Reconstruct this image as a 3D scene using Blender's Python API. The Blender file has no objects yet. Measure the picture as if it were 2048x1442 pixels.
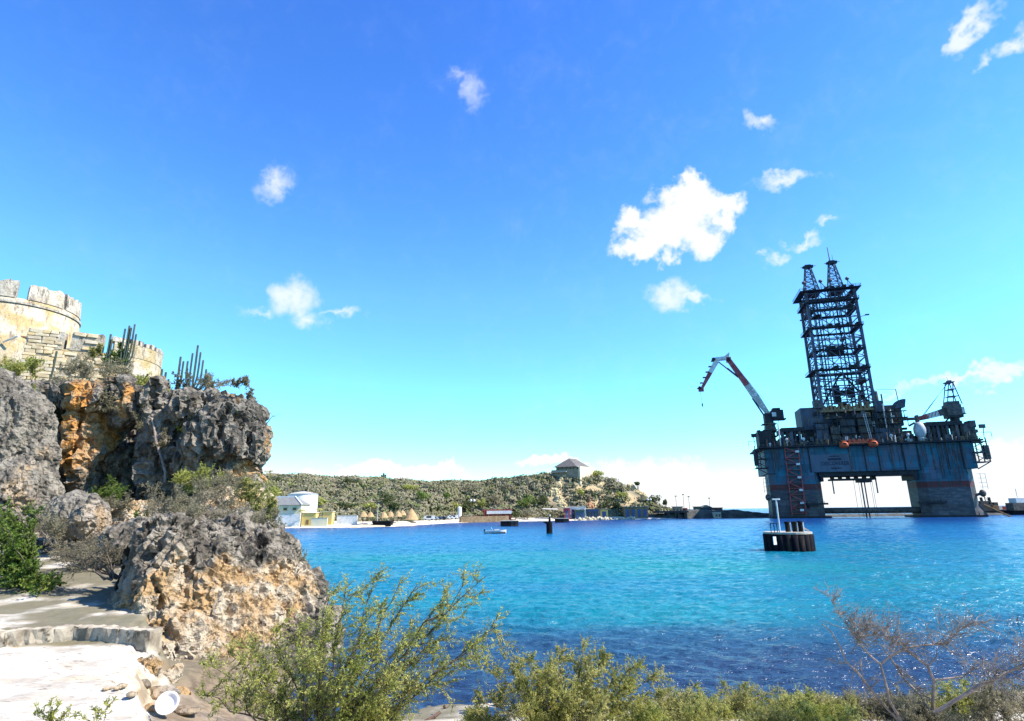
import bpy, bmesh, math, random
import numpy as np
from mathutils import Vector, Matrix, Euler

# ------------------------------------------------------------------ camera
SC = bpy.context.scene
C = SC.collection
F, PITCH, ROLL, CAMH = 1140.0, math.atan(301 / 1140.0), -0.0114, 5.0
camd = bpy.data.cameras.new('camera'); cam = bpy.data.objects.new('camera', camd); C.objects.link(cam)
camd.sensor_width = 36.0; camd.lens = F / 2048 * 36.0; camd.clip_start = 0.1; camd.clip_end = 60000
RM = Matrix.Rotation(math.pi / 2 + PITCH, 3, 'X') @ Matrix.Rotation(ROLL, 3, 'Z')
cam.matrix_world = Matrix.Translation((0, 0, CAMH)) @ RM.to_4x4()
SC.camera = cam
SC.render.resolution_x, SC.render.resolution_y = 1024, 721

def ray(px, py): return RM @ Vector(((px - 1024) / F, (721 - py) / F, -1.0))
def at(px, py, y):                       # point seen at a pixel, y metres ahead
    d = ray(px, py); return Vector((0, 0, CAMH)) + d * (y / d.y)
def onz(px, py, z=0.0):                  # point seen at a pixel on the level z
    d = ray(px, py); return Vector((0, 0, CAMH)) + d * ((z - CAMH) / d.z)
def mpp(y): return y / F / math.cos(PITCH) # metres for a photo pixel, about

# ------------------------------------------------------------------ light
SUN_AZ, SUN_EL = math.radians(101), math.radians(46)
sdir = Vector((math.sin(SUN_AZ) * math.cos(SUN_EL), math.cos(SUN_AZ) * math.cos(SUN_EL), math.sin(SUN_EL)))
sd = bpy.data.lights.new('sun', 'SUN'); sun = bpy.data.objects.new('sun', sd); C.objects.link(sun)
sd.energy = 5.0; sd.angle = math.radians(0.53); sd.color = (1.0, 0.955, 0.88)
sun.rotation_euler = sdir.to_track_quat('Z', 'Y').to_euler(); sun.location = (60, -20, 80)

W = bpy.data.worlds.new('World'); SC.world = W; W.use_nodes = True
wt = W.node_tree; wt.nodes.clear()
def wn(t, **k):
    n = wt.nodes.new(t)
    for a, v in k.items(): setattr(n, a, v)
    return n
def wmath(op, a, b=None, c=None, clamp=False):
    n = wn('ShaderNodeMath', operation=op, use_clamp=clamp)
    for i, v in enumerate((a, b, c)):
        if v is None: continue
        if isinstance(v, (int, float)): n.inputs[i].default_value = v
        else: wt.links.new(v, n.inputs[i])
    return n.outputs[0]
sky = wn('ShaderNodeTexSky', sky_type='NISHITA', sun_disc=False)
sky.sun_elevation = SUN_EL; sky.sun_rotation = SUN_AZ
sky.altitude = 0; sky.air_density = 1.0; sky.dust_density = 0.0; sky.ozone_density = 2.5
hsv = wn('ShaderNodeHueSaturation'); hsv.inputs['Saturation'].default_value = 1.32; hsv.inputs['Hue'].default_value = 0.507; hsv.inputs['Value'].default_value = 1.76
wt.links.new(sky.outputs[0], hsv.inputs['Color'])
tc = wn('ShaderNodeTexCoord')
DIR = tc.outputs['Generated']
sz = wn('ShaderNodeSeparateXYZ'); wt.links.new(DIR, sz.inputs[0])
ramp_ = wn('ShaderNodeValToRGB'); wt.links.new(sz.outputs['Z'], ramp_.inputs[0])      # clear tropical air: less red low down, fuller cyan above
el = ramp_.color_ramp.elements
el[0].position = 0.0; el[0].color = (.47, .80, .85, 1); el[1].position = 0.74; el[1].color = (.97, .78, .94, 1)
for p_, c_ in ((0.12, (.56, .92, .90)), (0.36, (1.0, 1.0, .95))): e_ = el.new(p_); e_.color = (*c_, 1)
tint = wn('ShaderNodeMix', data_type='RGBA', blend_type='MULTIPLY'); tint.inputs['Factor'].default_value = 1.0
wt.links.new(hsv.outputs[0], tint.inputs['A']); wt.links.new(ramp_.outputs[0], tint.inputs['B'])
def wnoise(scale, detail, rough, dist=0.0):
    n = wn('ShaderNodeTexNoise', noise_dimensions='3D')
    n.inputs['Scale'].default_value = scale; n.inputs['Detail'].default_value = detail
    n.inputs['Roughness'].default_value = rough; n.inputs['Distortion'].default_value = dist
    wt.links.new(DIR, n.inputs['Vector']); return n.outputs[0]
def blobs(lst, DIR):
    cur = None
    for (px, py, rx, ry, rot, gain) in lst:
        c = ray(px, py).normalized()
        e1 = Vector((0, 0, 1)).cross(c) * -1; e1.normalize(); e2 = c.cross(e1) * -1; e2.normalize()
        if e2.z < 0: e2 = -e2
        a = math.radians(rot); f1 = e1 * math.cos(a) + e2 * math.sin(a); f2 = -e1 * math.sin(a) + e2 * math.cos(a)
        m3 = Matrix((f1, f2, f1.cross(f2))).transposed()
        k = 1 / (F * math.sqrt(1 + ((px - 1024) / F) ** 2 + ((py - 721) / F) ** 2))
        mp = wn('ShaderNodeMapping', vector_type='TEXTURE')
        mp.inputs['Location'].default_value = c; mp.inputs['Rotation'].default_value = m3.to_euler()
        mp.inputs['Scale'].default_value = (rx * k * 1.5, ry * k * 1.5, 0.5)
        wt.links.new(DIR, mp.inputs['Vector'])
        ln = wn('ShaderNodeVectorMath', operation='LENGTH'); wt.links.new(mp.outputs[0], ln.inputs[0])
        v = wmath('SUBTRACT', 1.0, ln.outputs['Value'])
        v = wmath('MULTIPLY', wmath('MAXIMUM', v, 0.0), gain)
        cur = v if cur is None else wmath('SMOOTH_MAX', cur, v, 0.12)
    return cur
def sstep(v, lo, hi):
    m = wn('ShaderNodeMapRange', interpolation_type='SMOOTHSTEP'); wt.links.new(v, m.inputs[0])
    m.inputs[1].default_value = lo; m.inputs[2].default_value = hi; return m.outputs[0]
SOLID = [(1355, 438, 72, 56, 0, 1.0), (1378, 395, 54, 32, 0, 1), (1435, 415, 32, 30, 0, .8), (1300, 490, 68, 30, 0, 1), (1275, 444, 38, 22, 8, .75),
         (1392, 476, 40, 34, 0, .8), (1260, 968, 110, 44, 0, 1.2), (1420, 985, 170, 46, -8, 1.3), (1650, 1000, 250, 60, 0, 1.3),
         (1900, 995, 220, 62, 0, 1.2), (2030, 950, 80, 62, 0, 1.3), (1100, 927, 75, 11, 0, .95), (800, 944, 110, 17, 0, 1.15), (575, 947, 75, 9, 0, .95)]
SOFT = [(1335, 586, 46, 28, -10, 1), (1375, 600, 45, 12, 0, .9), (1568, 360, 62, 17, -4, 1), (1515, 240, 34, 16, -35, .75), (580, 596, 50, 36, 0, .95), (625, 640, 34, 28, 0, .85),
        (525, 615, 40, 14, 12, .8), (690, 628, 40, 10, 5, .62), (552, 364, 46, 24, 22, .72), (950, 196, 22, 40, 8, .42), (1938, 55, 44, 17, 34, .95), (2036, 74, 26, 20, 30, .9),
        (1972, 112, 24, 13, 20, .7), (1645, 434, 20, 8, 0, .68), (1603, 474, 34, 11, 10, .72), (1545, 526, 24, 12, 15, .75), (910, 160, 50, 14, 20, .25), (1940, 757, 150, 9, 3, .9), (2020, 752, 80, 13, 3, 1)]
STRENGTH = 0.10
def background(mask):
    mixc = wn('ShaderNodeMix', data_type='RGBA'); wt.links.new(mask, mixc.inputs['Factor'])
    wt.links.new(tint.outputs['Result'], mixc.inputs['A']); mixc.inputs['B'].default_value = (4.75, 4.95, 5.0, 1)
    bg = wn('ShaderNodeBackground'); bg.inputs['Strength'].default_value = STRENGTH
    wt.links.new(mixc.outputs['Result'], bg.inputs['Color']); return bg.outputs[0]
def cloud_bg(so, sf):
    n1 = wnoise(13, 3, 0.6, 0.5); n2 = wnoise(44, 3, 0.6, 0.5)
    ns = wmath('SUBTRACT', wmath('ADD', wmath('MULTIPLY', n1, 0.75), wmath('MULTIPLY', n2, 0.5)), 0.62)
    wv = wn('ShaderNodeTexNoise', noise_dimensions='3D'); wv.inputs['Scale'].default_value = 17; wv.inputs['Detail'].default_value = 4; wv.inputs['Roughness'].default_value = 0.62
    wt.links.new(DIR, wv.inputs['Vector'])
    va = wn('ShaderNodeVectorMath', operation='SUBTRACT'); wt.links.new(wv.outputs['Color'], va.inputs[0]); va.inputs[1].default_value = (.5, .5, .5)
    vb = wn('ShaderNodeVectorMath', operation='MULTIPLY_ADD'); wt.links.new(va.outputs[0], vb.inputs[0]); vb.inputs[1].default_value = (.10, .10, .10); wt.links.new(DIR, vb.inputs[2])
    WD = vb.outputs[0]
    def gated(b, amp): return wmath('ADD', b, wmath('MULTIPLY', wmath('MULTIPLY', ns, amp), wmath('MULTIPLY', b, 5.0, clamp=True)))
    ms = sstep(gated(blobs(so, WD), 0.8), 0.10, 0.52)
    mw = wmath('MULTIPLY', sstep(gated(blobs(sf, WD), 1.3), 0.02, 1.0), 0.82)
    return background(wmath('MAXIMUM', ms, mw))
L_ = lambda lst: [q for q in lst if q[0] < 1200]; R_ = lambda lst: [q for q in lst if q[0] > 1024]
left, right = cloud_bg(L_(SOLID), L_(SOFT)), cloud_bg(R_(SOLID), R_(SOFT))
# the rest of the sky, out of frame, carries the same kind of scattered small clouds
sep = wn('ShaderNodeSeparateXYZ'); wt.links.new(DIR, sep.inputs[0])
rest = background(wmath('MULTIPLY', wmath('MULTIPLY', sstep(wnoise(5, 3, 0.55, 0.3), 0.62, 0.74), sstep(sep.outputs['Y'], 0.35, 0.1)), 0.85))
def pick(cond, a, b):
    m = wn('ShaderNodeMixShader'); wt.links.new(cond, m.inputs[0]); wt.links.new(a, m.inputs[1]); wt.links.new(b, m.inputs[2]); return m.outputs[0]
front = wmath('MULTIPLY', wmath('GREATER_THAN', sep.outputs['Y'], 0.36), wmath('GREATER_THAN', sep.outputs['Z'], -0.03))
isright = wmath('GREATER_THAN', sep.outputs['X'], 0.0)
world_out = pick(front, rest, pick(isright, left, right))
W.cycles.sampling_method = "MANUAL"; W.cycles.sample_map_resolution = 256
wo = wn('ShaderNodeOutputWorld'); wt.links.new(world_out, wo.inputs['Surface'])

vs = SC.view_settings; vs.view_transform = 'Standard'; vs.look = 'None'; vs.exposure = 1.13; vs.gamma = 1.0
SC.cycles.max_bounces = 6; SC.cycles.diffuse_bounces = 3; SC.cycles.glossy_bounces = 3; SC.cycles.transparent_max_bounces = 8
SC.cycles.use_denoising = True

# ------------------------------------------------------------------ helpers
OFF = {}
def smooth01(t): t = np.clip(t, 0, 1); return t * t * (3 - 2 * t)
_rs = np.random.RandomState(7)
_perm = np.tile(_rs.permutation(256), 3)
_grad = _rs.normal(size=(256, 3)); _grad /= np.linalg.norm(_grad, axis=1)[:, None]
def perlin(p):
    i = np.floor(p).astype(int); f = p - i; u = f * f * f * (f * (f * 6 - 15) + 10); i &= 255
    out = 0
    for dx in (0, 1):
        for dy in (0, 1):
            for dz in (0, 1):
                h = _perm[_perm[_perm[i[:, 0] + dx] + i[:, 1] + dy] + i[:, 2] + dz]
                g = _grad[h]; d = f - np.array((dx, dy, dz))
                w = (u[:, 0] if dx else 1 - u[:, 0]) * (u[:, 1] if dy else 1 - u[:, 1]) * (u[:, 2] if dz else 1 - u[:, 2])
                out = out + w * (g * d).sum(1)
    return out * 1.5
def fbm(p, o=4, ridged=False, gain=0.5):
    a, s, t = 1.0, 1.0, 0.0
    for k in range(o):
        n = perlin(p * s + 17.3 * k)
        t = t + a * ((1 - 2 * np.abs(n)) if ridged else n); a *= gain; s *= 2.03
    return t
def worley(p):
    i = np.floor(p).astype(int); best = np.full(len(p), 9.0); sec = np.full(len(p), 9.0)
    for dx in (-1, 0, 1):
        for dy in (-1, 0, 1):
            for dz in (-1, 0, 1):
                c = i + np.array((dx, dy, dz)); m = c & 255
                h = _perm[_perm[_perm[m[:, 0]] + m[:, 1]] + m[:, 2]]
                q = c + 0.5 + 0.45 * _grad[h]
                d = np.sqrt(((q - p) ** 2).sum(1))
                sec = np.minimum(sec, np.maximum(d, best)); best = np.minimum(best, d)
    return best, sec

def link(o, parent=None):
    C.objects.link(o)
    if parent is not None: o.parent = parent
    return o
def tag(o, label=None, cat=None, group=None, kind=None):
    if label: o['label'] = label
    if cat: o['category'] = cat
    if group: o['group'] = group
    if kind: o['kind'] = kind
    return o
def thing(name, label, cat, loc, group=None, rotz=0.0):
    o = bpy.data.objects.new(name, None); o.empty_display_size = 0.3
    o.location = loc; o.rotation_euler = (0, 0, rotz); C.objects.link(o)
    OFF[o.name] = Vector(loc) if rotz == 0.0 else Vector((0, 0, 0))
    return tag(o, label, cat, group)
def mesh_np(name, v, f, smooth=False):
    me = bpy.data.meshes.new(name)
    if isinstance(f, np.ndarray):
        n, k = f.shape
        me.vertices.add(len(v)); me.vertices.foreach_set('co', np.asarray(v, dtype=np.float32).ravel())
        me.loops.add(n * k); me.loops.foreach_set('vertex_index', f.astype(np.int32).ravel())
        me.polygons.add(n); me.polygons.foreach_set('loop_start', np.arange(0, n * k, k, dtype=np.int32))
        me.update(calc_edges=True)
    else:
        me.from_pydata([tuple(x) for x in v], [], f); me.update()
    if smooth: me.polygons.foreach_set('use_smooth', np.ones(len(me.polygons), dtype=bool))
    return me
def put(name, me, m, parent=None, base=None, **tags):
    """link a mesh given in world metres (or the parent's own frame when the parent is turned)"""
    me.name = name
    if m is not None: me.materials.append(m)
    o = bpy.data.objects.new(name, me)
    if parent is not None:
        off = OFF.get(parent.name, Vector((0, 0, 0))); me.transform(Matrix.Translation(-off)); OFF[o.name] = off
    else:
        n = len(me.vertices)
        if base is None:
            co = np.empty(n * 3, dtype=np.float32); me.vertices.foreach_get('co', co); co = co.reshape(-1, 3)
            base = Vector((float((co[:, 0].min() + co[:, 0].max()) / 2), float((co[:, 1].min() + co[:, 1].max()) / 2), float(co[:, 2].min())))
        me.transform(Matrix.Translation(-Vector(base))); o.location = base
    link(o, parent); OFF.setdefault(o.name, Vector(base) if base is not None else Vector((0, 0, 0)))
    return tag(o, **tags)

class MB:
    def __init__(s): s.v = []; s.f = []
    def add(s, vs, fs):
        b = len(s.v); s.v += [Vector(x) for x in vs]; s.f += [tuple(i + b for i in f) for f in fs]
    def box(s, x0, x1, y0, y1, z0, z1):
        s.add([(x0, y0, z0), (x1, y0, z0), (x1, y1, z0), (x0, y1, z0), (x0, y0, z1), (x1, y0, z1), (x1, y1, z1), (x0, y1, z1)],
              [(0, 3, 2, 1), (4, 5, 6, 7), (0, 1, 5, 4), (1, 2, 6, 5), (2, 3, 7, 6), (3, 0, 4, 7)])
        return s
    def cbox(s, c, sx, sy, sz, rz=0.0):
        ca, sa = math.cos(rz), math.sin(rz); c = Vector(c); pts = []
        for z in (0, sz):
            for (a, b) in ((-1, -1), (1, -1), (1, 1), (-1, 1)):
                x, y = a * sx / 2, b * sy / 2; pts.append(c + Vector((x * ca - y * sa, x * sa + y * ca, z)))
        s.add(pts, [(0, 3, 2, 1), (4, 5, 6, 7), (0, 1, 5, 4), (1, 2, 6, 5), (2, 3, 7, 6), (3, 0, 4, 7)]); return s
    def tube(s, p0, p1, r0, r1=None, n=6, cap=True, ph=0.0):
        p0, p1 = Vector(p0), Vector(p1); r1 = r0 if r1 is None else r1
        d = (p1 - p0)
        if d.length < 1e-6: return s
        d.normalize(); a = d.cross(Vector((0, 0, 1)) if abs(d.z) < 0.9 else Vector((1, 0, 0))).normalized(); b = d.cross(a)
        b0 = len(s.v)
        for p, r in ((p0, r0), (p1, r1)):
            for k in range(n):
                t = 2 * math.pi * k / n + ph; s.v.append(p + (a * math.cos(t) + b * math.sin(t)) * r)
        for k in range(n): s.f.append((b0 + k, b0 + n + k, b0 + n + (k + 1) % n, b0 + (k + 1) % n))
        if cap: s.f.append(tuple(b0 + k for k in range(n))); s.f.append(tuple(b0 + 2 * n - 1 - k for k in range(n)))
        return s
    def beam(s, p0, p1, w, h=None): return s.tube(p0, p1, w * 0.7071, None, 4, ph=math.pi / 4)
    def path(s, pts, r0, r1, n=5):
        k = len(pts) - 1
        for i in range(k):
            s.tube(pts[i], pts[i + 1], r0 + (r1 - r0) * i / k, r0 + (r1 - r0) * (i + 1) / k, n, cap=(i == k - 1 or i == 0))
        return s
    def prism(s, poly, z0, z1, scale=1.0):
        n = len(poly); cx = sum(p[0] for p in poly) / n; cy = sum(p[1] for p in poly) / n
        vs = [(x, y, z0) for x, y in poly] + [(cx + (x - cx) * scale, cy + (y - cy) * scale, z1) for x, y in poly]
        s.add(vs, [tuple(range(n - 1, -1, -1)), tuple(range(n, 2 * n))] + [(i, (i + 1) % n, n + (i + 1) % n, n + i) for i in range(n)]); return s
    def ngon(s, c, r, n, z0, z1, r1=None, ph=0.0):
        r1 = r if r1 is None else r1
        a = [2 * math.pi * k / n + ph for k in range(n)]
        vs = [(c[0] + r * math.cos(t), c[1] + r * math.sin(t), z0) for t in a] + [(c[0] + r1 * math.cos(t), c[1] + r1 * math.sin(t), z1) for t in a]
        s.add(vs, [tuple(range(n - 1, -1, -1)), tuple(range(n, 2 * n))] + [(i, (i + 1) % n, n + (i + 1) % n, n + i) for i in range(n)]); return s
    def sphere(s, c, rx, ry, rz, nu=12, nv=8):
        b = len(s.v); c = Vector(c)
        for j in range(nv + 1):
            t = math.pi * j / nv
            for i in range(nu):
                q = 2 * math.pi * i / nu; s.v.append(c + Vector((rx * math.sin(t) * math.cos(q), ry * math.sin(t) * math.sin(q), rz * math.cos(t))))
        for j in range(nv):
            for i in range(nu): s.f.append((b + j * nu + i, b + (j + 1) * nu + i, b + (j + 1) * nu + (i + 1) % nu, b + j * nu + (i + 1) % nu))
        return s
    def build(s, name, m, parent=None, smooth=False, base=None, **tags):
        me = mesh_np(name, s.v, s.f, smooth); return put(name, me, m, parent, base, **tags)
def copy_tree(o, parent=None, **tags):
    c = o.copy(); C.objects.link(c); c.parent = parent
    for ch in list(o.children): copy_tree(ch, c)
    return tag(c, **tags) if tags else c

# ------------------------------------------------------------------ materials
def nt_new(name):
    m = bpy.data.materials.new(name); m.use_nodes = True; t = m.node_tree
    b = t.nodes['Principled BSDF']; return m, t, b
class NT:
    def __init__(s, t): s.t = t
    def n(s, ty, **k):
        x = s.t.nodes.new(ty)
        for a, v in k.items(): setattr(x, a, v)
        return x
    def l(s, a, b): s.t.links.new(a, b)
    def val(s, sock, v):
        if isinstance(v, (int, float)): sock.default_value = v
        elif isinstance(v, (tuple, list)): sock.default_value = (*v, 1) if len(v) == 3 and len(sock.default_value) == 4 else v
        else: s.l(v, sock)
    def math(s, op, a, b=None, c=None, clamp=False):
        x = s.n('ShaderNodeMath', operation=op, use_clamp=clamp)
        for i, v in enumerate((a, b, c)):
            if v is not None: s.val(x.inputs[i], v)
        return x.outputs[0]
    def mix(s, f, a, b, mode='MIX'):
        x = s.n('ShaderNodeMix', data_type='RGBA', blend_type=mode); s.val(x.inputs['Factor'], f); s.val(x.inputs['A'], a); s.val(x.inputs['B'], b); return x.outputs['Result']
    def pos(s, sc=(1, 1, 1), obj=False):
        g = s.n('ShaderNodeTexCoord').outputs['Object'] if obj else s.n('ShaderNodeNewGeometry').outputs['Position']
        if sc == (1, 1, 1): return g
        m = s.n('ShaderNodeMapping'); m.inputs['Scale'].default_value = sc; s.l(g, m.inputs['Vector']); return m.outputs[0]
    def noise(s, scale, detail=3, rough=0.55, vec=None, dist=0.0):
        x = s.n('ShaderNodeTexNoise'); x.inputs['Scale'].default_value = scale; x.inputs['Detail'].default_value = detail
        x.inputs['Roughness'].default_value = rough; x.inputs['Distortion'].default_value = dist
        s.l(vec if vec is not None else s.pos(), x.inputs['Vector']); return x.outputs[0]
    def voro(s, scale, vec=None, feature='F1'):
        x = s.n('ShaderNodeTexVoronoi', feature=feature); x.inputs['Scale'].default_value = scale
        s.l(vec if vec is not None else s.pos(), x.inputs['Vector']); return x.outputs['Distance']
    def ss(s, v, lo, hi):
        x = s.n('ShaderNodeMapRange', interpolation_type='SMOOTHSTEP'); s.val(x.inputs[0], v); x.inputs[1].default_value = lo; x.inputs[2].default_value = hi; return x.outputs[0]
    def bump(s, h, strength, dist, b):
        x = s.n('ShaderNodeBump'); x.inputs['Strength'].default_value = strength; x.inputs['Distance'].default_value = dist
        s.l(h, x.inputs['Height']); s.l(x.outputs[0], b.inputs['Normal']); return x
def mat(name, c1, c2=None, scale=1.0, rough=0.75, bump=0.0, bscale=None, stretch=(1, 1, 1), lo=0.35, hi=0.65, c3=None, s3=None, metal=0.0, spec=0.4, obj=False):
    m, t, b = nt_new(name); k = NT(t)
    v = k.pos(stretch, obj)
    if c2 is not None:
        col = k.mix(k.ss(k.noise(scale, 4, 0.6, v), lo, hi), c1, c2)
        if c3 is not None: col = k.mix(k.ss(k.noise(s3 or scale * 3.1, 3, 0.6, v), 0.52, 0.68), col, c3)
        k.l(col, b.inputs['Base Color'])
    else: b.inputs['Base Color'].default_value = (*c1, 1)
    b.inputs['Roughness'].default_value = rough; b.inputs['Metallic'].default_value = metal; b.inputs['Specular IOR Level'].default_value = spec
    if bump: k.bump(k.noise(bscale or scale * 4, 4, 0.65, v), min(1.0, bump * 4), bump, b)
    return m
def leafmat(name, c1, c2, scale=0.8, c3=None, trans=0.42):
    m, t, b = nt_new(name); k = NT(t)
    col = k.mix(k.ss(k.noise(scale, 2), 0.38, 0.62), c1, c2)
    if c3 is not None: col = k.mix(k.ss(k.noise(scale * 5, 1), 0.5, 0.62), col, c3)
    k.l(col, b.inputs['Base Color']); b.inputs['Roughness'].default_value = 0.6; b.inputs['Specular IOR Level'].default_value = 0.25
    tr = k.n('ShaderNodeBsdfTranslucent'); k.l(col, tr.inputs['Color'])
    mx = k.n('ShaderNodeMixShader'); mx.inputs[0].default_value = trans
    k.l(b.outputs[0], mx.inputs[1]); k.l(tr.outputs[0], mx.inputs[2]); k.l(mx.outputs[0], t.nodes['Material Output'].inputs['Surface'])
    return m
M = {}

# ------------------------------------------------------------------ sea
def sea_material():
    m, t, b = nt_new('sea_water'); k = NT(t)
    P = k.pos(); sx = k.n('ShaderNodeSeparateXYZ'); k.l(P, sx.inputs[0])
    big = k.noise(0.035, 3, 0.55, k.pos((0.55, 1.3, 1)))
    big2 = k.noise(0.12, 3, 0.6, k.pos((0.4, 1.4, 1)))
    y = k.math('ADD', sx.outputs['Y'], k.math('MULTIPLY', k.math('SUBTRACT', big, 0.5), 34.0))
    y = k.math('ADD', y, k.math('MULTIPLY', k.math('SUBTRACT', big2, 0.5), 10.0))
    reef, turq, mid, deep = (0.016, 0.036, 0.078), (0.004, 0.130, 0.200), (0.004, 0.105, 0.235), (0.004, 0.040, 0.155)
    c = k.mix(k.ss(y, 19, 37), reef, turq)
    c = k.mix(k.ss(y, 66, 110), c, mid)
    c = k.mix(k.ss(y, 120, 230), c, deep)
    patch = k.ss(k.noise(0.022, 3, 0.55, k.pos((0.5, 1.2, 1))), 0.46, 0.62)
    green = (0.004, 0.165, 0.175)
    near = k.math('SUBTRACT', 1.0, k.ss(sx.outputs['Y'], 60, 110))
    c = k.mix(k.math('MULTIPLY', k.math('MULTIPLY', patch, near), k.ss(y, 24, 34)), c, green)
    k.l(c, b.inputs['Base Color'])
    b.inputs['Roughness'].default_value = 0.20; b.inputs['IOR'].default_value = 1.33; b.inputs['Specular IOR Level'].default_value = 0.36
    w1 = k.noise(0.55, 4, 0.6, k.pos((0.45, 1.0, 1)), 0.5)
    w2 = k.noise(2.6, 4, 0.62, k.pos((0.5, 1.0, 1)), 0.4)
    w3 = k.noise(0.10, 3, 0.6, k.pos((0.35, 1.0, 1)))
    h = k.math('ADD', k.math('ADD', k.math('MULTIPLY', w1, 0.7), k.math('MULTIPLY', w2, 0.42)), k.math('MULTIPLY', w3, 2.0))
    k.bump(h, 1.0, 0.55, b)
    return m
M['sea'] = sea_material()
def sea_mesh():
    rr = [9.0]
    while rr[-1] < 330: rr.append(rr[-1] * 1.0056)
    while rr[-1] < 45000: rr.append(rr[-1] * 1.06)
    rr = np.array([0.5] + rr); an = np.concatenate([np.linspace(-math.pi, -0.95, 24, endpoint=False), np.linspace(-0.95, 0.95, 480, endpoint=False), np.linspace(0.95, math.pi, 25)])
    A_, R_ = np.meshgrid(an, rr); x = (R_ * np.sin(A_)).ravel(); y = (R_ * np.cos(A_)).ravel(); q = np.stack([x * .55 + y * .12, y, 0 * x], 1)
    h = .09 * fbm(q * .55, 4, True) + .052 * fbm(q * 1.7 + 9, 3, True) + .06 * perlin(q * .16 + 3)
    h = (h - .1) * smooth01((420 - R_.ravel()) / 150) * smooth01((R_.ravel() - 9) / 8)
    v = np.stack([x, y, h], 1); nx = len(an); i = np.arange((len(rr) - 1) * nx).reshape(-1, nx)[:, :-1].ravel()
    return v, np.stack([i, i + nx, i + nx + 1, i + 1], 1)
v, f = sea_mesh()
put('sea', mesh_np('sea', v, f, True), M['sea'], base=(0, 0, 0), kind='structure')

# ------------------------------------------------------------------ near shore
def grid(fn, xs, ys):
    X, Y = np.meshgrid(xs, ys); nx, ny = len(xs), len(ys)
    Z = fn(X.ravel(), Y.ravel()); v = np.stack([X.ravel(), Y.ravel(), Z], 1)
    i = np.arange((ny - 1) * nx).reshape(ny - 1, nx)[:, :-1].ravel()
    return v, np.stack([i, i + 1, i + nx + 1, i + nx], 1)
def ramp(x, pts): xs, ys = zip(*pts); return np.interp(x, xs, ys)
def shore_y(x): return ramp(x, [(-70, 60), (-34, 48), (-24, 39), (-19, 33), (-13, 30), (-8.8, 26), (-7.2, 20.5), (-5.5, 16.6), (-2.3, 16.9), (6, 17.3), (14, 18.0), (25, 19.5), (45, 22)])
def ter_edge(y): return ramp(y, [(8, -4.9), (10, -5.8), (11.3, -6.35), (12.1, -7.06), (12.75, -7.68), (13.5, -8.23), (14.3, -8.58), (15.8, -9.2), (17, -10.2), (22, -12.5), (27, -15), (33, -20), (39, -26), (48, -36), (60, -60)])
def near_h(x, y):
    p = np.stack([x, y, np.zeros_like(x)], 1)
    d = shore_y(x) + 0.5 * fbm(p * 0.35, 3) - y
    z = np.where(d > 0, 0.11 * d, 0.16 * d)
    z = z + smooth01((4.5 - y) / 6.0) * 1.6 + smooth01((-4 - y) / 18) * 2.0
    e = ter_edge(y) - x + 0.35 * fbm(p * 1.1, 4) + 0.12 * fbm(p * 4.5, 3)
    ter = 1.50 + 0.10 * (y - 11.5) + np.where(y > 15.2, 0.012 * (15.2 - y), 0)
    ter = ter + np.clip(y - 21, 0, 30) * 0.035
    strata = 0.03 * fbm(p * np.array((0.9, 3.5, 1)), 4)
    ter = ter + strata
    w = np.clip((e + .5) / 0.75, 0, 1); lv = 5.0; fr = w * lv - np.floor(w * lv); w = np.minimum(1, (np.floor(w * lv) + smooth01((fr - .55) / .45)) / lv)
    z = z * (1 - w) + ter * w
    z = z + 0.05 * fbm(p * 0.8, 4) + 0.02 * fbm(p * 5, 3)
    return np.clip(z, -2.5, None)
def near_z(x, y): return float(near_h(np.array([x]), np.array([y]))[0])
M['shore'] = None
def shore_material():
    m, t, b = nt_new('pale_limestone_ground'); k = NT(t)
    n = k.noise(1.4, 5, 0.65, k.pos((0.5, 1.6, 1)))
    c = k.mix(k.ss(n, 0.36, 0.6), (0.36, 0.31, 0.24), (0.54, 0.49, 0.41))
    c = k.mix(k.ss(k.noise(0.5, 3, 0.6, k.pos((0.4, 1.8, 1))), 0.55, 0.7), c, (0.46, 0.36, 0.22))
    c = k.mix(k.math('MULTIPLY', k.ss(k.noise(7, 3, 0.7, k.pos((0.35, 1.8, 1))), 0.58, 0.68), 0.8), c, (0.15, 0.11, 0.07))
    sx = k.n('ShaderNodeSeparateXYZ'); k.l(k.pos(), sx.inputs[0])
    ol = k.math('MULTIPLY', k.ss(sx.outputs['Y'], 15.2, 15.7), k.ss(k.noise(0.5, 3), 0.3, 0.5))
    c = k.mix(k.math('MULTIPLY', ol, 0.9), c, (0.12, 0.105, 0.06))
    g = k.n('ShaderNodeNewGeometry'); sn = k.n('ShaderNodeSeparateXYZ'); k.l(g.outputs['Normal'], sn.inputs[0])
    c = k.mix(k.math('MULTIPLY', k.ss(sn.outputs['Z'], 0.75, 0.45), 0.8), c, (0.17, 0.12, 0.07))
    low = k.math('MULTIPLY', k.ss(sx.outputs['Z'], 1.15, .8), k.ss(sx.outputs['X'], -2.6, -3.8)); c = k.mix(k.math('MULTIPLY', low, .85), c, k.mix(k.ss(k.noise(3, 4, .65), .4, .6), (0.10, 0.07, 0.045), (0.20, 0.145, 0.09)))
    k.l(c, b.inputs['Base Color']); b.inputs['Roughness'].default_value = 0.95; b.inputs['Specular IOR Level'].default_value = 0.15
    k.bump(k.noise(9, 5, 0.7, k.pos((0.5, 1.5, 1))), 0.6, 0.05, b); return m
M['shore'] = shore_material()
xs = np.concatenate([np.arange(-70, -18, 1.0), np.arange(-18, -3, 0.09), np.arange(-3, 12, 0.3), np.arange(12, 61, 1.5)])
ys = np.concatenate([np.arange(-40, 8, 1.5), np.arange(8, 19, 0.09), np.arange(19, 62, 0.6)])
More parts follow.
